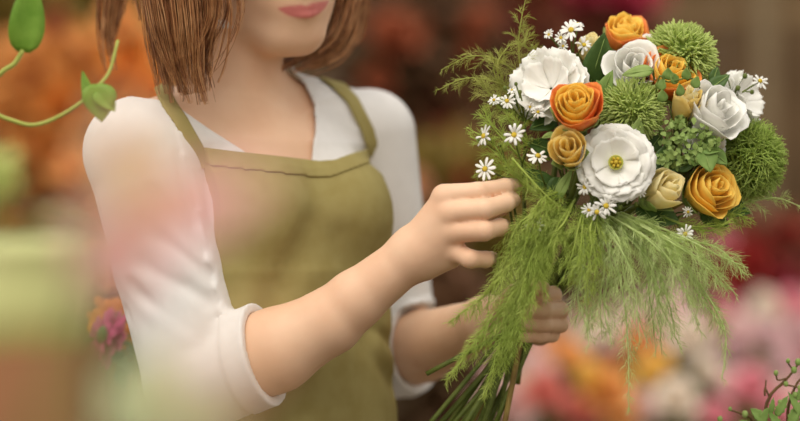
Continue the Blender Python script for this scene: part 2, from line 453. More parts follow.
def shirt_f(P, cull=None):
    t = union(core, P, 12, cull); ar = union(armR, P, 8, cull); al = union(armL, P, 8, cull)
    nk = in_poly(P[:, 0], P[:, 2], NECK)
    back = (P - C0) @ FW
    nk = np.where(back > -25, nk, np.maximum(nk, 128 - P[:, 2]))
    wr = wrinkle(P, cull)
    pr, pl = (P - CUFR) @ dR, (P - CUFL) @ dL - np.maximum(P[:, 2] - CUFL[2] - 52, 0) * 2.5
    cr = np.clip((pr + 26) * 1.0, 0, 2.4); cl = np.clip((pl + 22) * 1.0, 0, 2.2)
    puff = 3.0 * np.exp(-(np.linalg.norm(P - ER, axis=1) / 80) ** 2)
    sr = np.maximum(ar - 6.5 - cr - puff + wr, pr); sl = np.maximum(al - 6.5 - cl + wr, pl)
    o = smin(smin(t - 6.5 + wr, sr, 8), sl, 8)
    inner = np.minimum(np.minimum(t, ar), al) - 0.3
    return np.maximum(np.maximum(np.maximum(o, -inner), -nk), -400 - P[:, 2])
V, F = mesh_sdf(shirt_f, (-400, -260, -420), (120, 300, 190), 2.3)
part('shirt', (V, F), M_SHIRT, PERSON)

# apron: bib and skirt hanging in front, hem band along the bib's top edge, two shoulder straps
class Belly:
    c = C0 + np.array([0, 0, -400]); R = 700
    def __call__(s, P):
        q = P - C0; u = q @ U; f = q @ FW; z = P[:, 2]
        a = np.interp(z, [-900, -500, -200, -60, 0], [165, 135, 112, 100, 60]); b = np.interp(z, [-900, -500, -200, -60, 0], [70, 70, 66, 52, 20])
        d = (np.sqrt((u / a) ** 2 + ((f - 46) / b) ** 2) - 1) * np.minimum(a, b) * 0.8
        return np.maximum(d, np.maximum(z - 15, -900 - z))
BELLY = Belly()
apron_creases = [(C0 + U * -20 + FW * 120 + UP * -90, C0 + U * -60 + FW * 110 + UP * -170, 16, 5), (C0 + U * 25 + FW * 118 + UP * -100, C0 + U * 60 + FW * 112 + UP * -190, 18, 5),
    (W(255, 345, -50), W(205, 300, -20), 10, 3), (W(345, 345, 20), W(390, 385, 60), 14, 5), (W(330, 375, 10), W(300, 425, 0), 14, 5), (W(365, 330, 40), W(395, 345, 70), 10, 4),
    (W(208, 190, 10), W(216, 260, 10), 5, 2.5)]
def apron_base(P, cull):
    b = union([(core[0][0], 18), core[4], core[5], (BELLY, 26)] + [core[i] for i in (1, 2, 3)], P, 12, cull)
    return b
def bib_top(x):
    p = XZ([(196, 148), (245, 154), (320, 161.5), (335, 160), (377, 142.5), (400, 138)], 10)
    return np.interp(x, [q[0] for q in p], [q[1] for q in p])
def fold(P, cull):
    e = np.zeros(len(P))
    for a, b, w, dp in apron_creases:
        c = Cap(a, b, 0, 0)(P); e += dp * np.exp(-(c / w) ** 2)
    q = P - C0; u = q @ U
    return e + 3.5 * np.sin(u / 17 + 0.6 * np.sin(P[:, 2] / 60)) * np.clip((-100 - P[:, 2]) / 260, 0, 1)
def apron_region(P):
    q = P - C0; u = q @ U; f = q @ FW
    top = P[:, 2] - bib_top(P[:, 0])
    wid = np.interp(P[:, 2], [-600, -200, -60, 60, 80], [140, 112, 108, 104, 104])
    r = np.maximum(top, np.abs(u) - wid)
    return np.maximum(np.maximum(r, 6 - f), -780 - P[:, 2])
def apron_f(P, cull=None):
    b = apron_base(P, cull) + fold(P, cull)
    return np.maximum(np.maximum(b - 12, -(b - 3)), apron_region(P))
V, F = mesh_sdf(apron_f, (-400, -260, -460), (120, 300, 90), 2.4)
part('apron', (V, F), M_APRON, PERSON)
def hem_f(P, cull=None):
    b = apron_base(P, cull) + fold(P, cull)
    d = np.maximum(np.maximum(b - 13.6, -(b - 4)), apron_region(P) - 0.6)
    return np.maximum(d, bib_top(P[:, 0]) - 16.5 - P[:, 2])
V, F = mesh_sdf(hem_f, (-260, -260, 20), (60, 300, 80), 2.0)
part('bib_hem', (V, F), M_APRON, PERSON)
def lower_apron(P, cull=None):
    b = apron_base(P, cull) + fold(P, cull)
    return np.maximum(np.maximum(b - 12, -(b + 6)), apron_region(P))
V, F = mesh_sdf(lower_apron, (-460, -320, -800), (200, 320, -452), 7)
part('apron_skirt', (V, F), M_APRON, PERSON)
def strap_f(pts):
    q = [np.array(p) for p in XZ(pts, 30)]
    def f(P, cull=None):
        b = torso_f(P, cull)
        x, z = P[:, 0], P[:, 2]; d = np.full(len(P), 1e9)
        for a, c in zip(q[:-1], q[1:]):
            e = c - a; t = np.clip(((x - a[0]) * e[0] + (z - a[1]) * e[1]) / (e @ e), 0, 1)
            d = np.minimum(d, np.hypot(x - a[0] - t * e[0], z - a[1] - t * e[1]))
        return np.maximum(np.maximum(b - 9.6, -(b - 3.5)), d - 6.6)
    return f
for pts, lo, hi in (([(212, 170), (202, 148), (189, 124), (176, 106), (163, 84)], (-270, -200, 40), (-170, 200, 140)),
                    ([(376, 158), (367, 128), (352, 98), (336, 80), (318, 66), (300, 50)], (-110, -200, 40), (0, 300, 170))):
    V, F = mesh_sdf(strap_f(pts), lo, hi, 2.0)
    part('apron_strap', (V, F), M_APRON, PERSON)

# trousers and shoes (below the picture)
FT = -ZC / S
hipz = -330
def leg_f(P, cull=None):
    pr = [(Torso(6), 10)]
    for sd in (-1, 1):
        h_ = C0 + U * sd * 62 + UP * (hipz - C0[2]); k_ = C0 + U * sd * 66 + FW * 10; k_[2] = -850; a_ = C0 + U * sd * 68 - FW * 6; a_[2] = FT + 90
        pr += [(Cap(h_, k_, 84, 62), 20), (Cap(k_, a_, 62, 46), 16)]
    return np.maximum(union(pr, P, 14, cull), P[:, 2] + 265)
V, F = mesh_sdf(leg_f, (-420, -260, FT), (200, 400, -240), 8)
part('trousers', (V, F), M_TROUSER, PERSON)
for sd in (-1, 1):
    a_ = C0 + U * sd * 68 - FW * 20; a_[2] = FT + 32; b_ = a_ + FW * 170; b_[2] = FT + 24
    def shoe_f(P, cull=None, a=a_, b=b_):
        return np.maximum(union([(Cap(a, b, 40, 34), 10), (Cap(a, a + UP * 70, 42, 44), 12)], P, 12), FT + 1 - P[:, 2])
    V, F = mesh_sdf(shoe_f, np.minimum(a_, b_) - 80, np.maximum(a_, b_) + 130, 7)
    part('shoe', (V, F), M_SHOE, PERSON)

# hair: a scalp layer and many fine strands gathered in locks
hr = random.Random(3)
def strands(guide, n, spread, wav=3.0, r=0.6, seg=22, mb=None, light=0.35, trim=0.36, clump=10):
    """fine hairs along a guide, gathered in clumps that narrow towards their tips"""
    g = crv(guide, seg); tt = np.linspace(0, 1, seg)
    sp = np.interp(tt, np.linspace(0, 1, len(spread)), spread)
    T, N, B = frames(g)
    for c in range(max(1, n // clump)):
        a = hr.uniform(0, 2 * math.pi); q = math.sqrt(hr.random()); ph = hr.uniform(0, 6.28); fq = hr.uniform(0.8, 1.8)
        ca, sa = q * math.cos(a), q * math.sin(a); fl = hr.gauss(0, 4.5); lt = light + hr.gauss(0, 0.3); m0 = 1 - trim * hr.random() ** 1.5
        for _ in range(min(n, clump)):
            b = hr.uniform(0, 6.28); w = hr.uniform(0.05, 0.33); p2 = hr.uniform(0, 6.28)
            cl = sp * w * (1.05 - 0.75 * tt ** 1.5) + 0.5
            wv = wav * 1.7 * np.sin(tt * fq * 6.28 + ph) * tt + 0.8 * np.sin(tt * 9 + p2) * tt + fl * tt ** 3
            P = g + (sp * ca + wv + cl * math.cos(b))[:, None] * N + (sp * sa + wav * 0.6 * np.cos(tt * fq * 5 + ph) * tt + cl * math.sin(b))[:, None] * B
            m = max(7, int(seg * (m0 - 0.08 * hr.random()))); P = P[:m]
            V, F = tube(P, np.linspace(r, r * 0.3, m), 3, cap=False)
            mb.add(V, F, 1 if hr.random() < lt else 0)
hm = MB()
G = lambda *p: PT(p)
crown = [(250, -172, 20), (252, -170, 30), (258, -170, 36)]
# near side lock in front of the shoulder
strands(G((248, -172, 25), (196, -115, -55), (182, -40, -70), (187, 25, -72), (192, 72, -66), (198, 112, -62)), 620, [10, 26, 34, 30, 20, 10], 3, mb=hm, light=0.55)
strands(G((248, -172, 25), (186, -110, -40), (164, -40, -50), (166, 25, -56), (170, 72, -58), (174, 112, -56)), 380, [10, 24, 22, 20, 14, 8], 2.5, mb=hm, light=0.3)
strands(G((248, -172, 25), (206, -115, -64), (206, -40, -84), (214, 10, -82), (200, 60, -74), (208, 118, -66)), 160, [8, 22, 22, 16, 12, 10], 3, mb=hm, light=0.6)
strands(G((248, -172, 25), (218, -110, -70), (222, -30, -92), (234, 5, -92), (222, 50, -84), (204, 84, -76)), 26, [8, 14, 10, 6, 4, 3], 3, mb=hm, light=0.55)
# loose fine strands curving over the cheek
for k in range(9):
    o = hr.uniform(-5, 4)
    strands(G((250, -170, 20), (232, -90, -80), (240 + o, -20, -98), (241 + o, 18, -96), (226 + o, 56, -88), (205 + o, 84, -78)), 2, [3, 3, 2, 2, 2, 2], 2, mb=hm, light=0.3, r=0.6)
# hair behind the nape
strands(G((248, -172, 40), (160, -130, 20), (122, -60, 30), (108, 5, 34), (106, 45, 34), (111, 78, 32)), 200, [10, 24, 20, 10, 8, 5], 2.5, mb=hm, light=0.2)
strands(G((248, -172, 60), (160, -130, 60), (126, -60, 70), (116, 0, 72), (110, 30, 68), (104, 55, 60)), 120, [10, 24, 20, 12, 8, 5], 2.5, mb=hm, light=0.2)
for q in range(12):
    x0 = 122 + q * 4
    strands(G((248, -172, 40), (170, -130, 0), (x0 + 8, -60, -6), (x0 + 4, -18, -8), (x0 + 4, 4, -6), (x0 + 6 + hr.uniform(-4, 4), 20 + hr.uniform(0, 12), -4)), 22, [10, 16, 12, 8, 6, 4], 2, mb=hm, light=0.25)
# far side: beside the cheek, curling in under the chin
strands(G((262, -172, 40), (330, -110, 80), (348, -40, 76), (343, 8, 70), (326, 46, 60), (278, 72, 46)), 620, [10, 26, 18, 15, 13, 8], 3, mb=hm, light=0.6)
strands(G((262, -172, 40), (330, -110, 90), (352, -40, 88), (350, 10, 84), (334, 52, 72), (284, 74, 54)), 400, [10, 26, 14, 12, 12, 8], 3, mb=hm, light=0.55)
strands(G((262, -172, 40), (334, -110, 96), (358, -40, 104), (360, 5, 104), (356, 34, 102), (344, 46, 98)), 170, [10, 20, 12, 12, 9, 7], 3, mb=hm, light=0.55)
strands(G((262, -172, 40), (330, -110, 80), (338, -40, 78), (330, 20, 84), (300, 54, 60), (279, 66, 48), (277, 78, 44)), 130, [8, 18, 10, 8, 6, 6, 4], 2, mb=hm, light=0.2)
strands(G((262, -172, 40), (330, -110, 90), (350, -40, 100), (352, 20, 100), (360, 48, 98), (370, 62, 96)), 5, [6, 10, 6, 4, 4, 4], 3, mb=hm)
HAIR = part('hair', hm.vf, [M_HAIR, M_HAIRL], PERSON, midx=hm.M)
def scalp_f(P, cull=None):
    a = Ell(H(-20, 0, 36), (108, 90, 98), HB)(P)
    q = (P - HC) @ HB.T
    lowr = np.minimum(-(q[:, 2] - np.interp(q[:, 0], [-130, -20, 30, 90], [-95, -40, 20, 62])), 400)
    return np.maximum(np.maximum(a, -(a + 7)), lowr)
V, F = mesh_sdf(scalp_f, HC - 150, HC + 150, 4)
part('scalp_hair', (V, F), M_HAIR, HAIR)
# ------------------------------------------------------------------ the bouquet
M_ORANGE = mat('orange_petal', (255, 220, 106), (254, 208, 88), rough=0.55, trans=0.22, scale=120)
M_ORANGE_RED = mat('orange_red_petal', (251, 172, 86), (244, 138, 76), rough=0.55, trans=0.3, scale=120)
M_YELLOW = mat('yellow_petal', (252, 234, 164), (249, 224, 136), rough=0.55, trans=0.42, scale=120)
M_CREAM = mat('cream_petal', (252, 244, 200), (250, 236, 178), rough=0.55, trans=0.42, scale=120)
M_WHITE = mat('white_petal', (252, 251, 246), (249, 248, 240), rough=0.6, trans=0.2, scale=120)
M_POLLEN = mat('yellow_centre', (216, 190, 70), (190, 160, 44), rough=0.8, scale=600)
M_CUP = mat('green_yellow_throat', (196, 196, 96), (176, 180, 72), rough=0.7, scale=200)
M_LEAF = mat('leaf_dark', (84, 112, 54), (68, 96, 44), rough=0.45, trans=0.15, scale=80)
M_LEAF2 = mat('leaf_mid', (138, 166, 88), (116, 148, 70), rough=0.5, trans=0.2, scale=80)
M_SEPAL = mat('sepal_green', (158, 180, 104), (136, 162, 84), rough=0.55, trans=0.2, scale=80)
M_STEM = mat('stem_green', (104, 116, 50), (84, 98, 38), rough=0.5, scale=60)
M_STEMB = mat('stem_brown', (150, 128, 68), (124, 100, 50), rough=0.6, scale=60)
M_POM = mat('pom_green', (214, 228, 144), (198, 216, 122), rough=0.6, trans=0.25, scale=90)
M_POM2 = mat('pom_green_fresh', (190, 210, 112), (166, 192, 88), rough=0.6, trans=0.25, scale=90)
M_FERN = mat('fern_green', (202, 216, 116), (182, 202, 96), rough=0.6, trans=0.4, scale=30)
M_FERN_P = mat('fern_pale', (222, 234, 172), (208, 224, 150), rough=0.6, trans=0.4, scale=30)
M_FERN_Y = mat('fern_yellow_green', (198, 200, 112), (176, 182, 92), rough=0.6, trans=0.4, scale=30)
fr_ = random.Random(11)

def petal(R, Hh, phi, w, o, ns=7, nt=7, ruf=0.0, r0=0.42, spiral=0.07, point=0.0):
    V = []
    ph = fr_.uniform(0, 6)
    for i in range(nt):
        t = i / (nt - 1)
        for j in range(ns):
            s_ = -1 + 2 * j / (ns - 1)
            edge = 1 - 0.22 * abs(s_) ** 2.5 + point * (1 - abs(s_)) ** 2
            tt = t * edge
            a = phi + w * s_ * (0.55 + 0.45 * math.sin(min(1, tt * 0.9) * math.pi / 2))
            rad = R * (r0 + (1 - r0) * math.sin(min(1, tt * 1.25) * math.pi / 2)) + o * R * max(tt, 0) ** 3
            rad *= 1 + spiral * s_
            rad += ruf * R * tt ** 2 * math.sin(4.3 * s_ + ph)
            z = Hh * tt * (1 - 0.32 * o * tt * tt) + ruf * Hh * tt ** 2 * math.cos(5.1 * s_ + ph)
            V.append((rad * math.cos(a), rad * math.sin(a), z))
    return np.array(V), grid(V, nt, ns)

def cup(R, Hh):
    """the green sepals under a bloom"""
    m = MB()
    for k in range(5):
        m.add(*petal(R * 0.6, Hh * 0.42, k * 2 * math.pi / 5, 0.5, 0.2, 5, 6, r0=0.25, point=0.3))
    m.add(*lathe([(R * 0.12, -R * 0.22), (R * 0.3, -R * 0.1), (R * 0.42, R * 0.12), (R * 0.3, R * 0.2)], 12))
    return m.vf

GRIP = W(532, 312, -28)
stem_no = [0]
def stem_path(base, axis):
    """from the bloom down through the hand and out below it"""
    k = stem_no[0]; stem_no[0] += 1
    a = k * 2.4; q = 15 * math.sqrt(((k * 7) % 19 + 0.5) / 19)
    g = GRIP + np.array([q * math.cos(a), q * math.sin(a) * 0.8, 0])
    ends = [(414, 442), (438, 434), (453, 436), (463, 428), (476, 430), (494, 424), (519, 382), (500, 430), (444, 438), (470, 440), (424, 366), (486, 436)]
    ex, ey = ends[k % len(ends)]
    e = W(ex + fr_.uniform(-4, 4), ey + fr_.uniform(0, 14), -28 + q * math.sin(a) * 2.5)
    mid = base - unit(axis) * 40
    return crv([base, mid, g + (mid - g) * 0.3 + np.array([0, 12, 0]), g, e], 22)

def bloom_at(px, py, d, axis): return W(px, py, d), unit(axis)

def rose(px, py, d, axis, R, Hh, mi, mo, label, name='rose', cat='rose', group=None, N=15, open_=0.35, roll=0, mid=None, sep=True, leaf=False):
    """(px, py) is the middle of the bloom's face; the bloom's base lies Hh behind it"""
    top = W(px, py, d); ax = unit(axis); base = top - ax * Hh * 0.72
    t = thing(name, label, cat, base, group)
    inn, out = MB(), MB()
    for k in range(N):
        q = k / (N - 1)
        v, f = petal(R * (0.10 + 0.62 * q ** 0.75), Hh * (1.0 - 0.16 * q) * fr_.uniform(0.94, 1.06), k * 2.25 + 0.3 * math.sin(k * 1.7), 1.95 - 0.75 * q, open_ * q ** 1.6, ruf=0.035 + 0.045 * q, point=0.05, ns=9, nt=8)
        (out if k >= N - 4 else inn).add(v, f)
    part('inner_petals', place(inn.vf, base, ax, roll), mi, t, thick=0.5)
    part('outer_petals', place(out.vf, base, ax, roll), mo, t, thick=0.5)
    if sep: part('sepals', place(cup(R, Hh), base, ax, roll), M_SEPAL, t, thick=0.4)
    P = stem_path(base - ax * 2, ax)
    part('stem', tube(P, np.linspace(3.2, 2.8, len(P)), 7), M_STEM if stem_no[0] % 4 else M_STEMB, t)
    return t

def flat_petal(R, phi, w, c0, ruf, ns=13, nt=9, ser=0.02, pw=1.5, r0=0.06):
    V = []; ph = fr_.uniform(0, 6); fq = fr_.uniform(4.5, 6.5)
    for i in range(nt):
        t = i / (nt - 1)
        for j in range(ns):
            s_ = -1 + 2 * j / (ns - 1)
            edge = 1 - 0.14 * abs(s_) ** 3 + ser * math.sin(17 * s_ + ph) * t
            tt = r0 + (1 - r0) * t * edge
            a = phi + w * s_ * (0.75 + 0.25 * t)
            V.append((R * tt * math.cos(a), R * tt * math.sin(a), R * c0 * tt ** pw + ruf * R * t ** 2 * math.sin(fq * s_ + ph) - 0.03 * R * abs(s_)))
    return np.array(V), grid(V, nt, ns)

def lisianthus(px, py, d, axis, R, label, rings, cup_=True, ruf=0.06, ser=0.02, name='lisianthus', group=None, roll=0.0, pw=1.5):
    ax = unit(axis); base = W(px, py, d) - ax * R * 0.25
    t = thing(name, label, 'flower', base, group)
    m = MB()
    for (n, rr, c0, w) in rings:
        o = fr_.uniform(0, 6)
        for k in range(n): m.add(*flat_petal(R * rr, o + k * 2 * math.pi / n, w, c0, ruf, ser=ser, pw=pw))
    part('petals', place(m.vf, base, ax, roll), M_WHITE, t, thick=0.5)
    if cup_:
        c = MB(); c.add(*lathe([(R * 0.03, R * 0.04), (R * 0.13, R * 0.06), (R * 0.19, R * 0.19), (R * 0.17, R * 0.19), (R * 0.10, R * 0.09)], 20))
        part('throat', place(c.vf, base, ax), M_CUP, t)
        st = MB()
        for k in range(6):
            a = k * 1.05; b = np.array([math.cos(a), math.sin(a), 0]) * R * 0.1
            st.add(*tube([b * 0.5 + [0, 0, R * 0.05], b + [0, 0, R * 0.2]], [0.9, 0.9], 5)); st.add(*ball(b * 1.0 + [0, 0, R * 0.2], (1.7, 1.7, 2.6), 8, 5))
        st.add(*ball((0, 0, R * 0.2), (2.4, 2.4, 4), 8, 6))
        part('stamens', place(st.vf, base, ax), M_POLLEN, t)
    part('sepals', place(cup(R * 0.4, R * 0.5), base - ax * R * 0.42, ax), M_SEPAL, t, thick=0.4)
    P = stem_path(base - ax * R * 0.1, ax)
    part('stem', tube(P, 2.4, 7), M_STEM, t)
    return t

def pom(px, py, d, axis, R, label, m_, n=1300, r0=0.55, squash=0.85, fil=1.0, thin=0.9, bend=0.25):
    ax = unit(axis); c = W(px, py, d)
    t = thing('green_dianthus', label, 'flower', c - ax * R * 0.5, 'green pompon blooms of the bouquet')
    m = MB(); i = np.arange(n) + 0.5
    zz = 1 - 1.85 * i / n; az = i * 2.39996
    for q in range(n):
        z_ = zz[q]; rr = math.sqrt(max(0, 1 - z_ * z_))
        dr = np.array([rr * math.cos(az[q]), rr * math.sin(az[q]), z_]); dr = unit(dr + np.array([fr_.gauss(0, .10) for _ in range(3)]))
        L = R * fil * fr_.uniform(0.86, 1.04)
        sc = np.array([1, 1, squash]); sd = unit(np.cross(dr, [fr_.gauss(0, 1) for _ in range(3)])) * bend * R * 0.25
        p0, p1, p2 = dr * R * r0 * sc, dr * (R * r0 + L * 1.0 * (1 - r0) * 0.6) * sc, dr * L * sc + sd
        m.add(*tube([p0, p1, p2], [thin * 0.8, thin, thin * 0.35], 3, cap=False))
    part('filaments', place(m.vf, c, ax), m_, t)
    part('head', place(ball((0, 0, 0), (R * r0 * 1.06, R * r0 * 1.06, R * r0 * squash * 1.06), 20, 12), c, ax), M_POM2, t)
    P = stem_path(c - ax * R * 0.5, ax)
    part('stem', tube(P, 2.6, 7), M_STEM, t)

def ray(L, w, lift):
    V = []
    for i in range(6):
        t = i / 5; ww = w * (0.35 + 0.65 * math.sin(min(1, t * 1.15 + 0.1) * math.pi * 0.62)) * (1 if t < 0.95 else 0.55)
        for s_ in (-1, 0, 1): V.append((L * (0.2 + 0.8 * t), ww * s_, lift * L * math.sin(t * 2.2) + (0.25 * ww if s_ else 0)))
    return np.array(V), grid(V, 6, 3)
def daisy_head(parent, at, axis, R, n=None, w=0.125, mp=None, mc=None, core_r=0.23, lift=0.15, name='flower_head', drop=()):
    if n is None: n = fr_.choice([9, 10, 11, 12]); R = R * 0.95; lift = fr_.choice([-0.1, 0.1, 0.3]); drop = (fr_.randrange(n),) if fr_.random() < 0.6 else ()
    m = MB(); ax = unit(axis); roll = fr_.uniform(0, 6)
    for k in range(n):
        if k in drop: continue
        v, f = ray(R * fr_.uniform(0.72, 1.08), R * w * fr_.uniform(0.8, 1.2), lift + fr_.gauss(0, 0.12)); a = 2 * math.pi * k / n + fr_.uniform(-0.12, 0.12)
        c, s_ = math.cos(a), math.sin(a)
        m.add(v @ np.array([[c, s_, 0], [-s_, c, 0], [0, 0, 1]]), f)
    h = part(name, place(m.vf, at, ax, roll), mp or M_WHITE, parent, thick=0.35)
    part('centre', place(ball((0, 0, R * 0.06), (R * core_r, R * core_r, R * 0.16), 12, 8), at, ax), mc or M_POLLEN, h)
    return h

def spray(label, heads, join, group='sprays of small white asters', buds=()):
    """small daisies on one branching stem; heads: (px, py, d, axis, R)"""
    J = W(*join)
    t = thing('white_aster', label, 'flower', J, group)
    st = MB()
    for px, py, d, ax, R in heads:
        p = W(px, py, d); a = unit(ax)
        daisy_head(t, p, a, R)
        st.add(*tube(crv([J, J + (p - J) * 0.5 - a * 4, p - a * R * 0.12], 8), 0.9, 5))
        st.add(*place(lathe([(0.6, -R * 0.28), (R * 0.24, -R * 0.1), (R * 0.26, R * 0.02)], 8), p, a))
    for px, py, d, r in buds:
        p = W(px, py, d); st.add(*tube([J, J + (p - J) * 0.6 + np.array([0, 0, 3]), p], 0.7, 5)); st.add(*ball(p, (r, r, r * 1.2), 8, 6))
    g = GRIP + np.array([fr_.uniform(-8, 8), fr_.uniform(-8, 8), 10])
    st.add(*tube(crv([J, J + (g - J) * 0.4 + np.array([0, 18, 0]), g], 12), 1.3, 6))
    part('stem', st.vf, M_STEM, t)
    return t

def leaf_shape(L, w, fold=0.25, curl=0.2, n=10, tip=1.0, serr=0.0, base=0.12):
    V = []
    for i in range(n):
        t = i / (n - 1); ww = w * (math.sin(math.pi * t ** 0.8) ** 0.8 * (1 - 0.25 * t) + base * (1 - t)) if 0 < t < 1 else w * base * (1 - t)
        ww *= 1 + serr * (1 if i % 2 else -1)
        for s_ in (-1, -0.5, 0, 0.5, 1): V.append((ww * s_, L * t, fold * ww * abs(s_) - curl * L * t * t + 0.06 * w * math.sin(7 * t + 2 * s_)))
    return np.array(V), grid(V, n, 5)
def leaf_pts(a, b, w, nrm, fold=0.2, curl=0.15, **k):
    """leaf blade from a to b with its upper side along nrm"""
    a, b = np.asarray(a, float), np.asarray(b, float); y = b - a; L = np.linalg.norm(y); y = y / L
    z = unit(np.asarray(nrm, float) - y * np.dot(nrm, y)); x = np.cross(y, z)
    V, F = leaf_shape(L, w, fold, curl, **k)
    return V @ np.array([x, y, z]) + a, F

# ---- the big blooms
OUT = (0, -1, 0.25)
rose(576, 103, -134, (-0.15, -0.8, 0.55), 31, 46, M_ORANGE, M_ORANGE_RED, 'leftmost orange rose with reddish outer petals, just above the small yellow rose', open_=0.22, roll=0.5)
rose(627, 30, -20, (0.15, -0.55, 0.8), 30, 40, M_ORANGE, M_ORANGE_RED, 'topmost orange rose, at the top edge of the bouquet above a white bloom', open_=0.3, roll=1.0)
rose(672, 72, -75, (0.2, -0.75, 0.6), 32, 52, M_ORANGE, M_ORANGE_RED, 'orange rose with red base petals below the upper green pompon bloom', open_=0.3, roll=2.1)
rose(713, 188, -92, (0.5, -0.8, 0.3), 33, 46, M_ORANGE, M_ORANGE, 'lowest orange rose, beside the cream bud at the lower edge of the bouquet', open_=0.32, roll=0.2)
rose(567, 148, -140, (-0.2, -0.85, 0.35), 23, 44, M_YELLOW, M_YELLOW, 'small yellow rose half open under the leftmost orange rose', open_=0.25, N=10)
rose(668, 188, -112, (0.55, -0.65, 0.4), 25, 44, M_CREAM, M_CREAM, 'cream rosebud right below the large open white flower, beside the lowest orange rose', open_=0.12, N=9, roll=1.4)
rose(688, 98, -92, (0.25, -0.6, 0.8), 20, 42, M_CREAM, M_YELLOW, 'slim pale yellow rosebud with green sepals left of the white rose', open_=0.12, N=9, roll=0.4)
rose(590, 44, -50, (-0.1, -0.6, 0.8), 17, 34, M_CREAM, M_CREAM, 'pale yellow bud beside the big dark leaf near the top of the bouquet', open_=0.12, N=8, roll=0.9)
rose(718, 108, -88, (0.5, -0.75, 0.5), 36, 52, M_WHITE, M_WHITE, 'white rose with smooth cupped petals at the right of the bouquet', open_=0.42, N=11, roll=2.9)
rose(635, 65, -78, (0.1, -0.85, 0.45), 30, 40, M_WHITE, M_WHITE, 'white rose with broad petals below the topmost orange rose', open_=0.5, N=9, roll=4.0)
lisianthus(616, 162, -128, (-0.02, -0.98, 0.16), 38.5, 'large open white flower with yellow green centre, in the middle', [(7, 1.0, 0.14, 0.8), (6, 0.96, 0.22, 0.85), (6, 0.84, 0.32, 0.85), (4, 0.62, 0.45, 1.0)], roll=0.4, ruf=0.075, ser=0.03)
lisianthus(548, 84, -84, (-0.35, -0.85, 0.4), 40, 'large white ruffled bloom at the upper left, behind the leftmost orange rose', [(7, 1.0, 0.10, 0.6), (7, 0.95, 0.35, 0.6), (6, 0.85, 0.62, 0.65), (5, 0.6, 0.9, 0.7)], cup_=False, ruf=0.10, ser=0.035, name='ruffled_carnation')
lisianthus(744, 98, -40, (0.8, -0.55, 0.3), 30, 'white ruffled bloom at the right edge, behind the white rose', [(7, 1.0, 0.10, 0.6), (7, 0.9, 0.4, 0.6), (6, 0.75, 0.75, 0.65)], cup_=False, ruf=0.09, ser=0.03, name='ruffled_carnation')
lisianthus(655, 48, -36, (0.2, -0.6, 0.7), 20, 'small white ruffled bloom peeping out left of the upper green pompon', [(7, 1.0, 0.2, 0.6), (7, 0.85, 0.6, 0.6)], cup_=False, ruf=0.09, ser=0.03, name='ruffled_carnation')
lisianthus(706, 146, -78, (0.3, -0.8, -0.3), 24, 'white ruffled petals showing under the white rose', [(7, 1.0, 0.15, 0.6), (6, 0.8, 0.5, 0.6)], cup_=False, ruf=0.09, ser=0.03, name='ruffled_carnation')
pom(632, 110, -92, (0, -0.85, 0.5), 34, 'round green pompon bloom in the middle, right above the open white flower', M_POM, n=1100, thin=1.25)
pom(682, 54, -44, (0.35, -0.5, 0.8), 38, 'round green pompon bloom at the top right of the bouquet', M_POM, n=1000, thin=1.5)
pom(750, 160, -40, (0.85, -0.5, 0.0), 42, 'shaggy green pompon bloom at the right edge of the bouquet', M_POM2, n=1500, thin=0.9, bend=0.9, r0=0.45)

# ---- sprays of small asters
F_ = (0, -1, 0.1)
spray('spray of white asters standing up at the top left of the bouquet', [(571, 30, -66, (-0.1, -0.9, 0.4), 13), (584, 45, -66, (0.1, -0.9, 0.3), 10), (561, 38, -66, (-0.3, -0.8, 0.4), 8), (549, 35, -62, (-0.5, -0.7, 0.5), 7), (563, 46, -66, (-0.2, -0.9, 0), 6), (578, 24, -60, (0.2, -0.6, 0.8), 8)], (572, 62, -50))
spray('spray of white asters at the left of the ruffled white bloom', [(507, 101, -98, (-0.2, -0.9, 0.3), 10), (494, 100, -96, (-0.4, -0.8, 0.3), 7), (538, 112, -112, (0, -0.9, 0.1), 7), (512, 90, -96, (-0.3, -0.6, 0.7), 6), (530, 107, -108, (0, -0.9, -0.2), 6)], (525, 122, -85), buds=((505, 88, -96, 2), (520, 92, -98, 2), (516, 84, -94, 1.8)))
spray('white aster seen edge on with buds, leftmost of the asters, above the hand', [(484, 136, -112, (-0.75, -0.6, 0.2), 12)], (505, 160, -95), buds=((500, 145, -110, 2), (478, 140, -108, 1.5)))
spray('single white aster facing the viewer in the fern left of the yellow rose', [(514, 135, -124, (0, -0.97, 0.2), 12)], (522, 165, -100), buds=((532, 140, -118, 2),))
spray('white aster with drooping rays just above the index finger', [(485, 169, -122, (-0.3, -0.9, 0.2), 12)], (506, 178, -95))
spray('white aster tilted upward under the small yellow rose', [(538, 156, -126, (0.1, -0.75, 0.6), 12)], (545, 185, -100))
spray('half hidden white aster deep in the fern beside the middle finger', [(535, 226, -122, (-0.2, -0.95, 0.1), 10)], (548, 240, -95))
spray('cluster of white asters right under the large open white flower', [(585, 187, -128, (-0.3, -0.9, -0.1), 10), (606, 206, -132, (0.1, -0.95, 0.1), 12), (597, 212, -132, (-0.2, -0.9, -0.2), 11), (628, 196, -122, (0.2, -0.9, -0.1), 8), (589, 210, -128, (-0.4, -0.9, 0), 8), (640, 192, -118, (0.3, -0.9, 0), 7)], (602, 222, -100), buds=((620, 207, -124, 2.5), (636, 204, -118, 2)))
spray('white aster with thin rays hanging below the lowest orange rose', [(685, 234, -104, (0.05, -0.97, 0.1), 10), (688, 212, -96, (0.3, -0.9, -0.2), 7)], (672, 215, -80))
spray('white aster on a long stalk at the far right tip of the bouquet', [(760, 81, -60, (0.4, -0.85, 0.3), 10)], (733, 98, -55), buds=((745, 76, -58, 2.5), (738, 88, -60, 2.5), (726, 76, -60, 2), (752, 92, -58, 2.2)))

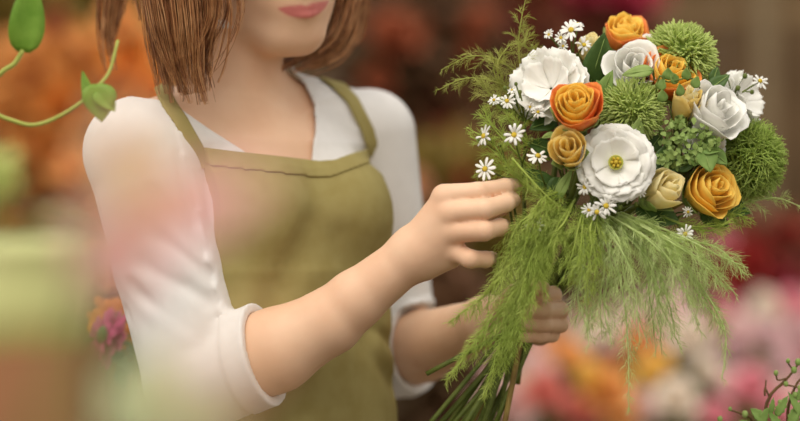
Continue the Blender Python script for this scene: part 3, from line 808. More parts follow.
# ---- leaves
def leaf_thing(label, blades, m_, name='leaf_sprig', group=None, stem_to=None, thick=0.5):
    b0 = PT([blades[0][0]])[0]
    t = thing(name, label, 'leaf', b0, group)
    for a, b, w, nr in blades:
        A, B = W(*a), W(*b)
        lf = part('leaf', leaf_pts(A, B, w, nr, curl=0.08), m_, t, thick=thick)
        part('midrib', tube(crv([A, lerp(A, B, .5), lerp(A, B, .9)], 6), [1.1, .8, .6, .5, .4, .3], 5), M_SEPAL, lf)
    s_ = W(*stem_to)
    st = MB()
    for a, b, w, nr in blades:
        A = W(*a); st.add(*tube(crv([A, lerp(A, s_, 0.5) + np.array([0, 8, 0]), s_], 8), 1.1, 5))
    part('stem', st.vf, M_STEM, t)
    return t
leaf_thing('big dark pointed leaf near the top, between pale bud and white rose', [((590, 84, -62), (606, 34, -78), 16, (0.35, -0.9, 0.2))], M_LEAF, 'ruscus_leaf', stem_to=(596, 130, -30))
leaf_thing('small curled green leaves below the big dark leaf', [((600, 100, -88), (612, 70, -96), 8, (-0.3, -0.9, 0.2)), ((606, 104, -90), (598, 80, -98), 8, (0.4, -0.8, 0.2)), ((596, 110, -92), (589, 90, -96), 6, (0.3, -0.9, 0))], M_LEAF2, stem_to=(600, 150, -50))
leaf_thing('soft green sepal leaf lying across the upper white rose', [((653, 70, -104), (622, 74, -108), 7, (0, -0.9, 0.4))], M_SEPAL, stem_to=(660, 110, -60))
leaf_thing('dark leaf poking out left of the right ruffled bloom', [((706, 92, -72), (730, 74, -72), 8, (0.2, -0.9, 0.4)), ((712, 84, -66), (718, 66, -66), 6, (0.2, -0.9, 0.4))], M_LEAF, stem_to=(690, 130, -40))
leaf_thing('round scalloped leaves above the lowest orange rose', [((704, 150, -104), (711, 172, -112), 11, (0.1, -0.9, 0.4)), ((700, 148, -100), (722, 150, -108), 8, (0.2, -0.8, 0.5)), ((698, 150, -98), (694, 166, -106), 9, (0, -0.9, 0.3)), ((706, 146, -98), (716, 136, -102), 7, (0.2, -0.8, 0.5)), ((712, 152, -100), (728, 164, -102), 8, (0.3, -0.9, 0.2))], M_LEAF2, stem_to=(680, 180, -50))
leaf_thing('dark leaves in the gap above the cream bud', [((640, 168, -96), (676, 158, -100), 9, (0, -0.8, 0.6)), ((650, 176, -96), (672, 140, -100), 8, (0.2, -0.9, 0.3)), ((676, 170, -92), (700, 156, -96), 8, (0, -0.8, 0.5)), ((690, 160, -88), (664, 170, -96), 8, (0, -0.9, 0.3)), ((650, 150, -88), (662, 134, -94), 8, (0, -0.9, 0.3))], M_LEAF, stem_to=(650, 200, -40))
leaf_thing('dark leaves at the left, behind the small yellow rose', [((556, 190, -92), (520, 168, -100), 10, (0, -0.9, 0.4)), ((556, 120, -84), (530, 128, -96), 10, (-0.2, -0.9, 0.3)), ((552, 150, -84), (528, 142, -96), 9, (-0.2, -0.9, 0.3)), ((560, 178, -98), (548, 198, -104), 8, (0, -0.9, 0.1))], M_LEAF, stem_to=(575, 210, -40))
leaf_thing('pale green leaf at the upper edge of the open white flower', [((634, 142, -112), (640, 118, -122), 7, (0.1, -0.9, 0.3))], M_SEPAL, stem_to=(630, 180, -50))
leaf_thing('pointed green leaf left of the small yellow rose', [((556, 134, -108), (542, 137, -118), 4, (0, -0.8, 0.6)), ((556, 200, -112), (572, 168, -120), 6, (-0.4, -0.9, 0))], M_SEPAL, stem_to=(570, 210, -50))
leaf_thing('dark leaves behind the right shaggy pompon and the lowest rose', [((720, 205, -50), (752, 212, -50), 12, (0, -0.8, 0.5)), ((700, 210, -60), (730, 226, -62), 12, (0, -0.9, 0.3)), ((650, 212, -80), (680, 222, -90), 12, (0, -0.9, 0.3)), ((640, 205, -82), (655, 222, -96), 10, (0, -0.9, 0.3))], M_LEAF, stem_to=(640, 230, -30))
# small frothy filler in the gap in front of the white rose
fm = MB(); fc = thing('filler_sprig', 'frothy green filler sprig below the white rose, in the middle of the right side', 'foliage', W(680, 185, -60))
fs = MB()
for k in range(46):
    px, py = fr_.uniform(655, 716), fr_.uniform(122, 166)
    p = W(px, py, -92 - fr_.uniform(0, 18)); q = W(682 + (px - 682) * 0.3, 180, -60)
    fs.add(*tube(crv([q, lerp(q, p, 0.6) + np.array([fr_.uniform(-4, 4), 0, 0]), p], 6), 0.6, 4))
    for j in range(5):
        o = np.array([fr_.gauss(0, 3.5) for _ in range(3)]); a = p + o
        fm.add(*leaf_pts(a, a + unit([fr_.gauss(0, 1), -0.6, fr_.gauss(0.3, 1)]) * fr_.uniform(5, 8), fr_.uniform(1.8, 3), (fr_.gauss(0, .4), -1, 0.4), n=5))
part('leaves', fm.vf, M_SEPAL, fc); part('stem', fs.vf, M_STEM, fc)
# the twining shoot with little round leaves in front of the upper orange rose
tw = thing('ivy_shoot', 'twining shoot of small round leaves before the orange rose under the upper pompon', 'leaf', W(660, 110, -80))
part('stem', tube(crv(PT([(660, 120, -80), (656, 95, -108), (660, 76, -116), (668, 82, -116), (690, 78, -112), (700, 88, -100)]), 24), 0.9, 5), M_STEM, tw)
for px, py, w in ((668, 74, 6), (676, 78, 5), (660, 84, 6), (687, 74, 5), (694, 82, 5), (662, 96, 6), (680, 90, 5)):
    part('leaf', leaf_pts(W(px, py + 6, -114), W(px + fr_.uniform(-4, 4), py - 6, -118), w, (fr_.uniform(-.5, .5), -1, 0.4)), M_LEAF2, tw, thick=0.4)

# ---- asparagus fern
def frond(label, guide, L, m_, group, dens=0.75, nl=11, seed=0, droop=0.2, rad=0.21, jit=0.0):
    r = random.Random(seed)
    g = [np.array(p, float) for p in guide]
    if jit:
        for i in range(len(g)): g[i] = g[i] + np.array([r.uniform(-jit, jit), r.uniform(-jit, jit), r.uniform(-jit, jit) * 1.2]) * (0.3 + i / len(g))
    G_ = np.array([W(*p) for p in g])
    ln = np.linalg.norm(np.diff(G_, axis=0), axis=1).sum(); n = max(12, int(ln / 3.0))
    C = crv(G_, n); T, N, B = frames(C)
    t = thing('asparagus_fern', label, 'fern', C[0], group)
    part('stem', tube(C, np.linspace(1.3, 0.35, n), 5), m_, t)
    V, F = [], []
    def needle(p, d, l, w):
        k = len(V); a = unit(np.cross(d, (0.3, 0.5, 0.8))) * w; b = unit(np.cross(d, a)) * w
        q = p + d * l + np.array([0, 0, -droop * l * 0.25])
        m_ = p + d * l * 0.5
        V.extend([p + a * 0.7, p - a * 0.35 + b * 0.6, p - a * 0.35 - b * 0.6, m_ + a, m_ - a * 0.5 + b * 0.87, m_ - a * 0.5 - b * 0.87, q])
        F.extend([(k, k + 1, k + 4, k + 3), (k + 1, k + 2, k + 5, k + 4), (k + 2, k, k + 3, k + 5), (k + 3, k + 4, k + 6), (k + 4, k + 5, k + 6), (k + 5, k + 3, k + 6)])
    nb = int(ln / 4.0 * dens)
    for i in range(nb):
        u = (i + r.random()) / nb; j = min(n - 1, int(u * (n - 1)))
        taper = min(1, (1.02 - u) * 2.6) * (0.45 + 0.55 * min(1, u * 5 + 0.2))
        a = i * 2.4 + r.uniform(-.5, .5)
        sd = N[j] * math.cos(a) + B[j] * math.sin(a) * 0.8
        d = unit(T[j] * 0.85 + sd * r.uniform(0.6, 1.0)); l = max(4, L * taper * r.uniform(0.6, 1.1)); p0 = C[j]
        ns = max(2, int(l / 2.0)); prev = p0
        bd = unit(np.cross(d, (r.gauss(0, 1), r.gauss(0, 1), r.gauss(0, 1))))
        for q in range(1, ns + 1):
            f = q / ns
            p = p0 + d * l * f + np.array([0, 0, -droop * l * f * f]) + bd * 0.12 * l * f * f
            dd = unit(p - prev)
            needle(prev, dd, np.linalg.norm(p - prev) * 1.15, rad * 1.3)
            for z in range(3):
                rd = unit(np.cross(dd, (r.gauss(0, 1), r.gauss(0, 1), r.gauss(0, 1))))
                needle(p, unit(dd * 0.95 + rd * 0.75), nl * r.uniform(0.65, 1.1) * (0.6 + 0.4 * taper), rad)
            prev = p
    part('needles', (np.array(V), F), m_, t, smooth=False)
    return t

sd_ = [100]
def fronds(label, group, guides, L, m_, copies=1, jit=7, **k):
    for g in guides:
        for c in range(copies):
            sd_[0] += 1
            frond(label, g, L, m_, group, seed=sd_[0], jit=0 if c == 0 else jit, **k)
G1 = 'fern fronds at the upper left of the bouquet'
frond('upright fern frond rising to the top edge of the picture, left of the flowers', [(530, 110, -40), (521, 75, -56), (519, 35, -70), (527, -8, -76)], 19, M_FERN_Y, None, seed=1)
frond('upper of the two fern fronds reaching far left, above the upper hand', [(548, 105, -50), (505, 64, -60), (472, 56, -64), (441, 70, -62)], 13, M_FERN_Y, None, seed=2)
frond('lower of the two fern fronds reaching far left, above the upper hand', [(540, 115, -60), (505, 86, -72), (468, 78, -76), (438, 90, -74)], 13, M_FERN_Y, None, seed=3)
fronds('yellow green fern frond between the ruffled white bloom and the leftmost frond tips', G1, [[(552, 66, -30), (536, 52, -40), (524, 44, -46), (528, 28, -48)], [(535, 120, -60), (508, 95, -70), (494, 70, -74), (506, 48, -74)], [(550, 130, -66), (512, 112, -80), (488, 92, -84), (474, 78, -84)]], 17, M_FERN_Y, copies=2)
G2 = 'fern fronds between the upper hand and the flowers'
fronds('green fern frond spreading behind the asters between upper hand and flowers', G2, [[(555, 190, -80), (522, 160, -96), (498, 130, -100), (476, 112, -98)], [(555, 200, -84), (520, 178, -100), (492, 150, -104), (470, 136, -104)], [(560, 205, -86), (530, 188, -100), (508, 172, -104), (476, 166, -102)], [(550, 160, -76), (526, 140, -90), (508, 118, -94), (500, 96, -92)]], 16, M_FERN, copies=2, jit=9)
frond('bright fern frond hanging over the fingertips in front of the asters', [(512, 158, -124), (528, 176, -134), (545, 194, -138), (560, 208, -138)], 13, M_FERN, None, seed=9)
G3 = 'fern fronds hanging down past the hands'
fronds('green fern frond hanging down in front of the stems, between and below the hands', G3, [
    [(556, 200, -108), (525, 245, -132), (490, 290, -132), (450, 322, -120)],
    [(556, 205, -108), (530, 262, -136), (506, 325, -134), (482, 398, -126)],
    [(560, 205, -110), (538, 275, -138), (516, 330, -134), (502, 372, -128)],
    [(552, 220, -108), (520, 285, -134), (484, 330, -130), (445, 384, -122)],
    [(550, 205, -106), (518, 225, -128), (505, 260, -128), (492, 292, -124)],
    [(560, 215, -108), (535, 250, -130), (520, 290, -132), (498, 330, -128)]], 17, M_FERN, copies=2, jit=8, droop=0.5, dens=1.0)
G4 = 'fern fronds under the middle of the flowers'
fronds('green fern frond under the middle of the flowers, above the lower hand', G4, [
    [(565, 190, -100), (545, 205, -128), (532, 222, -134), (520, 245, -134)], [(575, 200, -100), (560, 222, -130), (548, 248, -136), (540, 275, -136)],
    [(585, 205, -100), (578, 228, -130), (572, 255, -136), (560, 285, -134)], [(600, 205, -104), (590, 230, -132), (596, 262, -138), (590, 300, -136)],
    [(565, 205, -90), (552, 222, -112), (566, 250, -118), (580, 280, -116)], [(600, 210, -90), (570, 230, -116), (540, 240, -122), (516, 235, -122)]], 18, M_FERN, copies=2, jit=10, droop=0.35)
G5 = 'pale fern fronds fanning out at the lower right of the bouquet'
fronds('pale green fern frond fanning down and out at the lower right of the bouquet', G5, [
    [(590, 210, -100), (618, 245, -130), (634, 285, -136), (640, 345, -134)], [(600, 210, -100), (648, 240, -128), (678, 275, -130), (700, 325, -126)],
    [(610, 210, -100), (664, 236, -124), (706, 264, -126), (738, 296, -120)], [(620, 212, -96), (680, 236, -116), (720, 256, -114), (748, 268, -110)],
    [(596, 215, -96), (610, 260, -120), (604, 305, -122), (612, 345, -120)], [(605, 215, -94), (650, 260, -114), (668, 300, -116), (676, 340, -114)],
    [(600, 215, -90), (640, 250, -108), (650, 300, -110), (656, 352, -108)], [(620, 215, -90), (670, 250, -106), (700, 290, -106), (722, 330, -104)],
    [(590, 220, -96), (584, 262, -120), (578, 300, -122), (592, 338, -120)]], 21, M_FERN_P, copies=2, jit=11, droop=0.4, nl=13, dens=0.6)
frond('long trailing pale fern tip hanging lowest under the right side of the bouquet', [(606, 230, -100), (622, 290, -126), (628, 345, -128), (629, 412, -126)], 12, M_FERN_P, None, seed=41, droop=0.6)
frond('thin pale fern tip hanging down at the far right below the fan', [(690, 270, -100), (716, 310, -112), (726, 340, -112), (722, 380, -112)], 10, M_FERN_P, None, seed=42, droop=0.6)
frond('fern tip reaching out to the right edge of the picture below the shaggy pompon', [(720, 205, -40), (748, 202, -46), (776, 198, -48), (802, 207, -48)], 13, M_FERN_P, None, seed=43)
fronds('short fern frond under the lowest orange rose and the shaggy pompon', 'short fern fronds at the right edge', [[(690, 205, -60), (715, 215, -74), (735, 214, -76), (752, 220, -74)], [(660, 215, -80), (690, 226, -92), (712, 226, -94), (734, 222, -92)]], 15, M_FERN, copies=2, jit=8)
# ------------------------------------------------------------------ behind the woman: shrubs and the flower display
br = random.Random(21)
def bloom_mesh(name, m_, R=30, N=20, open_=0.5):
    mb = MB()
    for k in range(N):
        q = k / (N - 1)
        mb.add(*petal(R * (0.14 + 0.7 * q), R * (1.05 - 0.4 * q), k * 2.4, 1.5 - 0.75 * q, open_ * q, ns=5, nt=5, ruf=0.05))
    V, F = mb.vf
    V = np.asarray(V) * S
    me = bpy.data.meshes.new(name); me.from_pydata(V.tolist(), [], F); me.update(); me.materials.append(m_)
    me.polygons.foreach_set('use_smooth', np.ones(len(me.polygons), dtype=bool))
    return me
def leaf_cloud(c, r, n, size, seed, shell=0.55):
    q = random.Random(seed); m = MB(); c = np.asarray(c, float); r = np.asarray(r, float)
    for _ in range(n):
        d = unit([q.gauss(0, 1), q.gauss(0, 1), q.gauss(0, 1)]); rr = (shell + (1 - shell) * q.random() ** 0.5)
        p = c + d * r * rr
        dr = unit(d * 0.6 + np.array([q.gauss(0, .6), q.gauss(0, .6), q.gauss(0, .6) - 0.1]))
        L = size * q.uniform(0.6, 1.25)
        m.add(*leaf_pts(p, p + dr * L, L * 0.27, unit([q.gauss(0, .5), -0.6, 0.7]), n=5))
    return m.vf
K = lambda d: (EU + d) / EU
SHRUB_LEAF = {'dark': mat('shrub_leaf_dark', (110, 72, 44), (72, 58, 34), rough=0.6, trans=0.15, scale=6),
              'brown': mat('shrub_leaf_brown', (134, 74, 50), (100, 60, 40), rough=0.6, trans=0.15, scale=5),
              'olive': mat('shrub_leaf_olive', (138, 112, 44), (106, 92, 36), rough=0.6, trans=0.15, scale=5)}
SHRUB_LEAF['amber'] = mat('shrub_leaf_amber', (228, 162, 88), (196, 132, 66), rough=0.6, trans=0.25, scale=5)
M_BARK = mat('bark', (92, 68, 44), (74, 54, 36), rough=0.9, scale=20)
M_POT = mat('clay_pot', (150, 92, 60), (136, 80, 52), rough=0.85, scale=10)
BC = {'crimson': mat('crimson_bloom', (196, 66, 90), (172, 52, 76), rough=0.6, trans=0.2), 'red': mat('red_bloom', (186, 62, 56), (160, 48, 46), rough=0.6, trans=0.2),
      'rust': mat('rust_bloom', (182, 104, 70), (164, 88, 58), rough=0.6, trans=0.2), 'orange': mat('orange_bloom', (250, 182, 92), (240, 160, 72), rough=0.6, trans=0.3),
      'peach': mat('peach_bloom', (244, 196, 160), (238, 184, 146), rough=0.6, trans=0.3), 'pink': mat('pink_bloom', (240, 170, 180), (232, 152, 166), rough=0.6, trans=0.3),
      'pale': mat('pale_pink_bloom', (248, 224, 218), (244, 212, 208), rough=0.6, trans=0.3), 'mauve': mat('mauve_bloom', (230, 200, 200), (222, 186, 190), rough=0.6, trans=0.3),
      'white': mat('cream_white_bloom', (246, 236, 222), (240, 226, 210), rough=0.6, trans=0.3), 'yellow': mat('amber_bloom', (248, 216, 120), (242, 202, 100), rough=0.6, trans=0.3),
      'coral': mat('coral_bloom', (238, 158, 144), (230, 142, 130), rough=0.6, trans=0.3), 'amber': mat('deep_orange_bloom', (246, 194, 124), (240, 178, 106), rough=0.6, trans=0.3)}
BM = {k: bloom_mesh('bloom', v) for k, v in BC.items()}
def shrub(name, label, px, py, Y, rx, ry, n, leafk, size, blooms, ground=True, core=True):
    d = mu(Y); k = K(d); c = W(px, py, d); r = np.array([rx * k, min(rx, ry) * 0.8 * k, ry * k])
    t = thing(name, label, 'shrub', (c[0], c[1], FLOOR))
    part('foliage', leaf_cloud(c, r, n, size * k, int(px * 3 + py)), SHRUB_LEAF[leafk], t, smooth=False)
    b = np.array([c[0], c[1], FLOOR])
    part('pot', lathe([(120, 0), (165, 260), (180, 262), (180, 300), (150, 300), (145, 270)], 24, b), M_POT, t)
    tr = MB()
    for q in range(5):
        a = q * 1.26
        tr.add(*tube(crv([b + [0, 0, 260], b * 0.5 + c * 0.5 + np.array([30 * math.cos(a), 30 * math.sin(a), 0]), c + np.array([math.cos(a), math.sin(a), 0.4]) * r * 0.6], 10), np.linspace(16, 6, 10), 6))
    part('trunk', tr.vf, M_BARK, t)
    for bx, by, col, R in blooms:
        off = br.uniform(-0.5, 0.1) * min(rx, ry) * 0.8 * k - 0.45 * min(rx, ry) * k
        p = W(bx, by, d + off)
        o = bpy.data.objects.new('blossom', BM[col]); COL.objects.link(o); o.parent = t
        o.location = wm(p) - t.location; s_ = R * K(d + off) / 30; o.scale = (s_, s_, s_)
        o.rotation_mode = 'QUATERNION'; o.rotation_quaternion = Vector((br.uniform(-.5, .5), -0.8, br.uniform(0.1, .8))).to_track_quat('Z', 'Y')
    return t
shrub('flowering_shrub', 'blurred dark shrub with red blossoms, between her far shoulder and the bouquet', 425, 120, 2.6, 85, 150, 2600, 'dark', 26,
      [(393, 42, 'rust', 26), (412, 38, 'rust', 20), (430, 92, 'crimson', 18), (448, 140, 'red', 18), (480, 30, 'rust', 20), (380, 80, 'rust', 16), (440, 108, 'crimson', 18), (455, 122, 'crimson', 15), (415, 132, 'red', 18), (432, 186, 'crimson', 17), (418, 160, 'red', 13), (396, 98, 'red', 13), (470, 60, 'rust', 12),
       (410, 192, 'peach', 15), (424, 204, 'peach', 14)])
shrub('flowering_shrub', 'blurred shrub with crimson blossoms behind the top of the bouquet', 560, 40, 3.0, 85, 110, 2200, 'brown', 28,
      [(600, 6, 'crimson', 24), (625, 2, 'crimson', 22), (575, 12, 'crimson', 20), (640, 14, 'crimson', 16), (548, 6, 'red', 16), (586, -8, 'crimson', 22), (612, 24, 'crimson', 16), (520, 30, 'crimson', 12), (655, 0, 'crimson', 14)])
shrub('leafy_shrub', 'blurred olive brown shrub low behind the upper hand, between apron and bouquet', 455, 205, 2.1, 70, 62, 1500, 'olive', 26, [(462, 182, 'red', 11), (430, 240, 'rust', 14), (420, 190, 'peach', 17), (412, 206, 'peach', 14)])
shrub('flowering_shrub', 'blurred dark shrub with big orange blossoms at the left, behind the white sleeve', 62, 140, 1.9, 105, 105, 2600, 'amber', 26,
      [(52, 150, 'orange', 40), (84, 128, 'orange', 34), (22, 118, 'orange', 32), (60, 112, 'orange', 30), (28, 165, 'amber', 30), (132, 50, 'amber', 26), (130, 82, 'orange', 28), (118, 20, 'amber', 20), (76, 176, 'amber', 26), (40, 196, 'amber', 26), (12, 200, 'rust', 22), (62, 24, 'rust', 16), (70, 96, 'orange', 17), (132, 66, 'orange', 26),
       (128, 34, 'amber', 22), (150, 90, 'orange', 20), (40, 90, 'rust', 20), (8, 150, 'rust', 20), (84, 205, 'amber', 22), (112, 96, 'amber', 18)])
shrub('leafy_shrub', 'blurred dark shrub at the far left edge behind the orange blossoms', 50, 40, 2.9, 120, 120, 2400, 'olive', 30, [])
shrub('flowering_shrub', 'blurred dark shrub with deep red blossoms at the right edge, under the timber post', 775, 285, 2.6, 60, 62, 1500, 'brown', 24,
      [(748, 276, 'red', 22), (742, 256, 'red', 16), (766, 298, 'red', 20), (760, 262, 'red', 16), (784, 282, 'crimson', 20), (790, 238, 'red', 16), (790, 262, 'crimson', 14), (768, 236, 'red', 9), (795, 300, 'crimson', 14), (722, 246, 'pink', 13), (735, 296, 'red', 13)])
shrub('leafy_shrub', 'blurred dark green shrub low behind the woman, between her two arms', 420, 330, 1.5, 60, 90, 1500, 'dark', 24, [])
shrub('leafy_shrub', 'blurred shrub behind the low left corner, under the orange blossoms', 60, 330, 1.7, 90, 110, 1600, 'olive', 26, [(95, 270, 'amber', 16)])

# the display bench and its buckets (below the picture)
M_BUCKET = mat('zinc_bucket', (150, 150, 146), (132, 132, 128), rough=0.5, scale=20)
bz = FLOOR + mu(0.48)
bench = thing('display_bench', 'low timber bench carrying the flower buckets behind the bouquet', 'bench', (mu(0.38), mu(2.05), FLOOR))
part('top', box((mu(0.38), mu(2.05), bz - 20), (mu(1.5), mu(1.3), 40)), M_BENCH, bench, smooth=False)
for sx in (-1, 1):
    for sy in (-1, 1):
        part('leg', box((mu(0.38 + sx * 0.68), mu(2.05 + sy * 0.58), (FLOOR + bz - 40) / 2), (60, 60, bz - 40 - FLOOR)), M_BENCH, bench, smooth=False)
BUCK = []
for i, (bx, by) in enumerate([(-0.12, 1.3), (0.2, 1.3), (0.52, 1.3), (0.84, 1.3), (0.0, 1.65), (0.36, 1.65), (0.7, 1.65), (0.1, 2.0), (0.5, 2.0), (0.9, 2.0)]):
    b = np.array([mu(bx), mu(by + 0.4), bz])
    t = thing('flower_bucket', 'zinc bucket on the bench under the blurred pink flowers', 'bucket', b, 'zinc flower buckets')
    part('body', lathe([(105, 0), (135, 250), (142, 252), (142, 262), (130, 262), (104, 12)], 24, b), M_BUCKET, t)
    BUCK.append(b)
WORD = {'pink': 'pink', 'pale': 'pale pink', 'mauve': 'dusky mauve', 'white': 'cream white', 'yellow': 'amber yellow', 'coral': 'coral red', 'amber': 'orange', 'peach': 'peach', 'crimson': 'crimson', 'orange': 'bright orange', 'red': 'red'}
def display(px, py, Y, col, Rpx, label=None):
    d = mu(Y + 0.4); p = W(px, py, d); k = K(d)
    ax = unit([br.uniform(-.5, .5), -0.9, br.uniform(0.2, 0.9)])
    b = min(BUCK, key=lambda q: np.hypot(q[0] - p[0], (q[1] - p[1]) * 2))
    t = thing('cut_flower', label or 'blurred %s bloom in the flower display behind the bouquet' % WORD[col], 'flower', p, None if label else '%s blooms of the display' % WORD[col])
    o = bpy.data.objects.new('bloom', BM[col]); COL.objects.link(o); o.parent = t
    s_ = Rpx * k / 30; o.scale = (s_, s_, s_); o.rotation_mode = 'QUATERNION'; o.rotation_quaternion = Vector(ax).to_track_quat('Z', 'Y')
    foot = b + np.array([br.uniform(-60, 60), br.uniform(-60, 60), 30])
    part('stem', tube(crv([p, p - ax * 30 + np.array([0, 0, -60]), foot * 0.5 + p * 0.5 + np.array([0, 0, -30]), foot], 10), 4, 5), M_STEM, t)
sal = [(707, 372, 1.25, 'white', 13, 'small blurred cream white bloom, left of the large pink bloom'), (728, 388, 1.3, 'pale', 16, None), (677, 404, 1.2, 'white', 22, 'large blurred cream white bloom at the bottom, under the fern fan'),
       (752, 392, 1.2, 'pink', 21, 'large blurred pink bloom at the lower right, beside the twiggy sprig'), (716, 420, 1.2, 'pink', 17, None), (660, 372, 1.3, 'yellow', 17, None), (637, 346, 1.35, 'amber', 17, None),
       (606, 396, 1.25, 'amber', 25, 'large blurred orange bloom at the bottom, right of an amber one'), (645, 410, 1.3, 'pale', 17, None), (764, 342, 1.4, 'mauve', 17, None), (787, 370, 1.35, 'mauve', 18, None),
       (768, 310, 1.5, 'white', 15, 'round blurred cream white bloom near the right edge, under the red shrub'), (590, 384, 1.25, 'yellow', 19, 'amber yellow bloom out of focus at the bottom, right of the coral ones'), (570, 362, 1.3, 'amber', 18, None), (545, 398, 1.25, 'coral', 22, 'large coral red bloom out of focus right of the cut stems'),
       (562, 410, 1.3, 'coral', 16, None), (556, 350, 1.4, 'peach', 17, None), (520, 396, 1.3, 'white', 24, None), (508, 412, 1.25, 'pale', 22, None), (532, 378, 1.35, 'pale', 22, None), (540, 358, 1.45, 'pale', 20, None), (600, 340, 1.5, 'white', 20, None), (690, 342, 1.4, 'white', 22, None), (664, 334, 1.5, 'pale', 20, None), (500, 380, 1.4, 'pale', 18, None), (484, 404, 1.35, 'white', 18, None), (458, 290, 1.7, 'pale', 14, 'pale pink bloom out of focus, seen between the two hands'),
       (470, 312, 1.6, 'white', 14, None), (612, 356, 1.5, 'coral', 15, None), (680, 350, 1.6, 'white', 17, None), (700, 335, 1.7, 'mauve', 18, None), (735, 350, 1.5, 'mauve', 18, None), (740, 330, 1.6, 'pale', 16, None),
       (790, 400, 1.3, 'pale', 18, None), (800, 340, 1.5, 'mauve', 18, None), (775, 415, 1.25, 'pink', 18, None), (530, 370, 1.5, 'peach', 16, None), (590, 350, 1.6, 'pale', 18, None), (640, 380, 1.5, 'yellow', 14, None), (622, 420, 1.25, 'amber', 18, None), (580, 416, 1.25, 'coral', 18, None)]
for a in sal: display(*a)
for i in range(110):
    px = br.uniform(448, 830); py = br.uniform(300 if px > 600 else 322, 440)
    col = br.choice(['pale', 'mauve', 'mauve', 'pale', 'white', 'pink'] if px > 650 else ['pale', 'white', 'peach', 'pale', 'coral', 'pale', 'white', 'mauve'])
    display(px, py, br.uniform(1.6, 2.15), col, br.uniform(15, 20))
for i, (px, py, Y, rx, ry) in enumerate([(680, 400, 2.1, 150, 70), (520, 400, 2.0, 70, 80)]):
    d = mu(Y); k = K(d); c = W(px, py, d)
    o = solo('flower_foliage', leaf_cloud(c, (rx * k, 140, ry * k), 1400, 26 * k, 90 + i, 0.1), SHRUB_LEAF['olive' if i == 0 else 'brown'], ['blurred leaves among the pink blooms at the lower right', 'blurred leaves among the blooms behind the cut stems'][i], 'foliage', c, smooth=False)
    o['kind'] = 'stuff'

# ------------------------------------------------------------------ near the woman: zinnias at the left, twiggy sprig at the right
M_MAG = mat('magenta_petal', (206, 92, 136), (186, 70, 118), rough=0.6, trans=0.25); M_ZIN = mat('zinnia_orange', (232, 150, 36), (222, 130, 28), rough=0.6, trans=0.25)
def zinnia(px, py, d, ax, R, mp, label, n=16):
    p = W(px, py, d); t = thing('zinnia', label, 'flower', p)
    h = daisy_head(t, p, ax, R, n=n, w=0.17, mp=mp, mc=M_LEAF, core_r=0.34, lift=-0.2)
    daisy_head(t, p + unit(ax) * 2, ax, R * 0.8, n=n - 4, w=0.18, mp=mp, mc=M_LEAF, core_r=0.34, lift=0.05, name='inner_petals')
    a = unit(ax)
    part('stem', tube(crv([p - a * 2, p - a * 40 + np.array([0, 0, -50]), np.array([p[0] - 40, p[1] + 20, p[2] - 460])], 12), 3, 6), M_STEM, t)
zinnia(104, 336, 140, (-0.75, -0.55, 0.2), 36, M_MAG, 'magenta zinnia seen from the side, left of the white sleeve beside the orange one')
zinnia(116, 322, 175, (0.35, -0.8, 0.3), 36, M_ZIN, 'orange zinnia beside the magenta one, half hidden behind the white sleeve')
zin_l = leaf_cloud(W(116, 350, 190), (26, 20, 34), 60, 26, 5, 0.1)
leafy = solo('zinnia_leaves', zin_l, M_LEAF, 'dark leaves under the orange and magenta zinnias beside the sleeve', 'foliage', W(116, 400, 190)); leafy['kind'] = 'stuff'
sg = thing('budding_sprig', 'twiggy sprig with buds and green leaves in the lower right corner', 'plant', W(775, 440, -40))
st = MB(); tw_ = [[(760, 445, -40), (768, 400, -46), (784, 382, -48), (794, 370, -48), (806, 352, -48)], [(790, 445, -40), (788, 410, -48), (796, 385, -50), (806, 374, -48)], [(750, 440, -40), (752, 420, -44), (742, 414, -48), (730, 410, -50)],
       [(770, 398, -46), (765, 388, -50), (765, 396, -50), (766, 380, -50)], [(788, 378, -48), (778, 380, -52), (776, 374, -54)], [(796, 372, -48), (790, 366, -52), (788, 362, -54)], [(782, 384, -48), (792, 386, -52), (800, 388, -52)]]
for i, g in enumerate(tw_): st.add(*tube(crv(PT(g), 14), np.linspace(2.0 if i < 3 else 1.0, 0.8, 14), 6))
part('stem', st.vf, mat('twig', (120, 92, 56), (100, 76, 46), rough=0.7), sg)
for px, py, r in ((776, 373, 2.4), (788, 361, 2.2), (800, 388, 2.6), (794, 370, 3), (745, 414, 3), (730, 409, 2), (720, 419, 2.6), (786, 384, 2.4), (795, 395, 2.6), (780, 402, 2.2), (798, 362, 3)):
    part('bud', ball(W(px, py, -54), (r, r, r * 1.25), 9, 7), M_SEPAL, sg)
for a, b, w in (((776, 416), (788, 396), 6), ((770, 415), (774, 398), 4), ((765, 422), (752, 408), 8), ((760, 424), (768, 408), 6), ((790, 425), (800, 402), 7), ((800, 415), (790, 392), 5), ((752, 428), (740, 420), 5), ((780, 428), (770, 412), 6), ((796, 400), (806, 386), 5)):
    part('leaf', leaf_pts(W(*a, -54), W(*b, -58), w * 0.8, (0.1, -0.9, 0.4), serr=0.14), M_LEAF2, sg, thick=0.4)
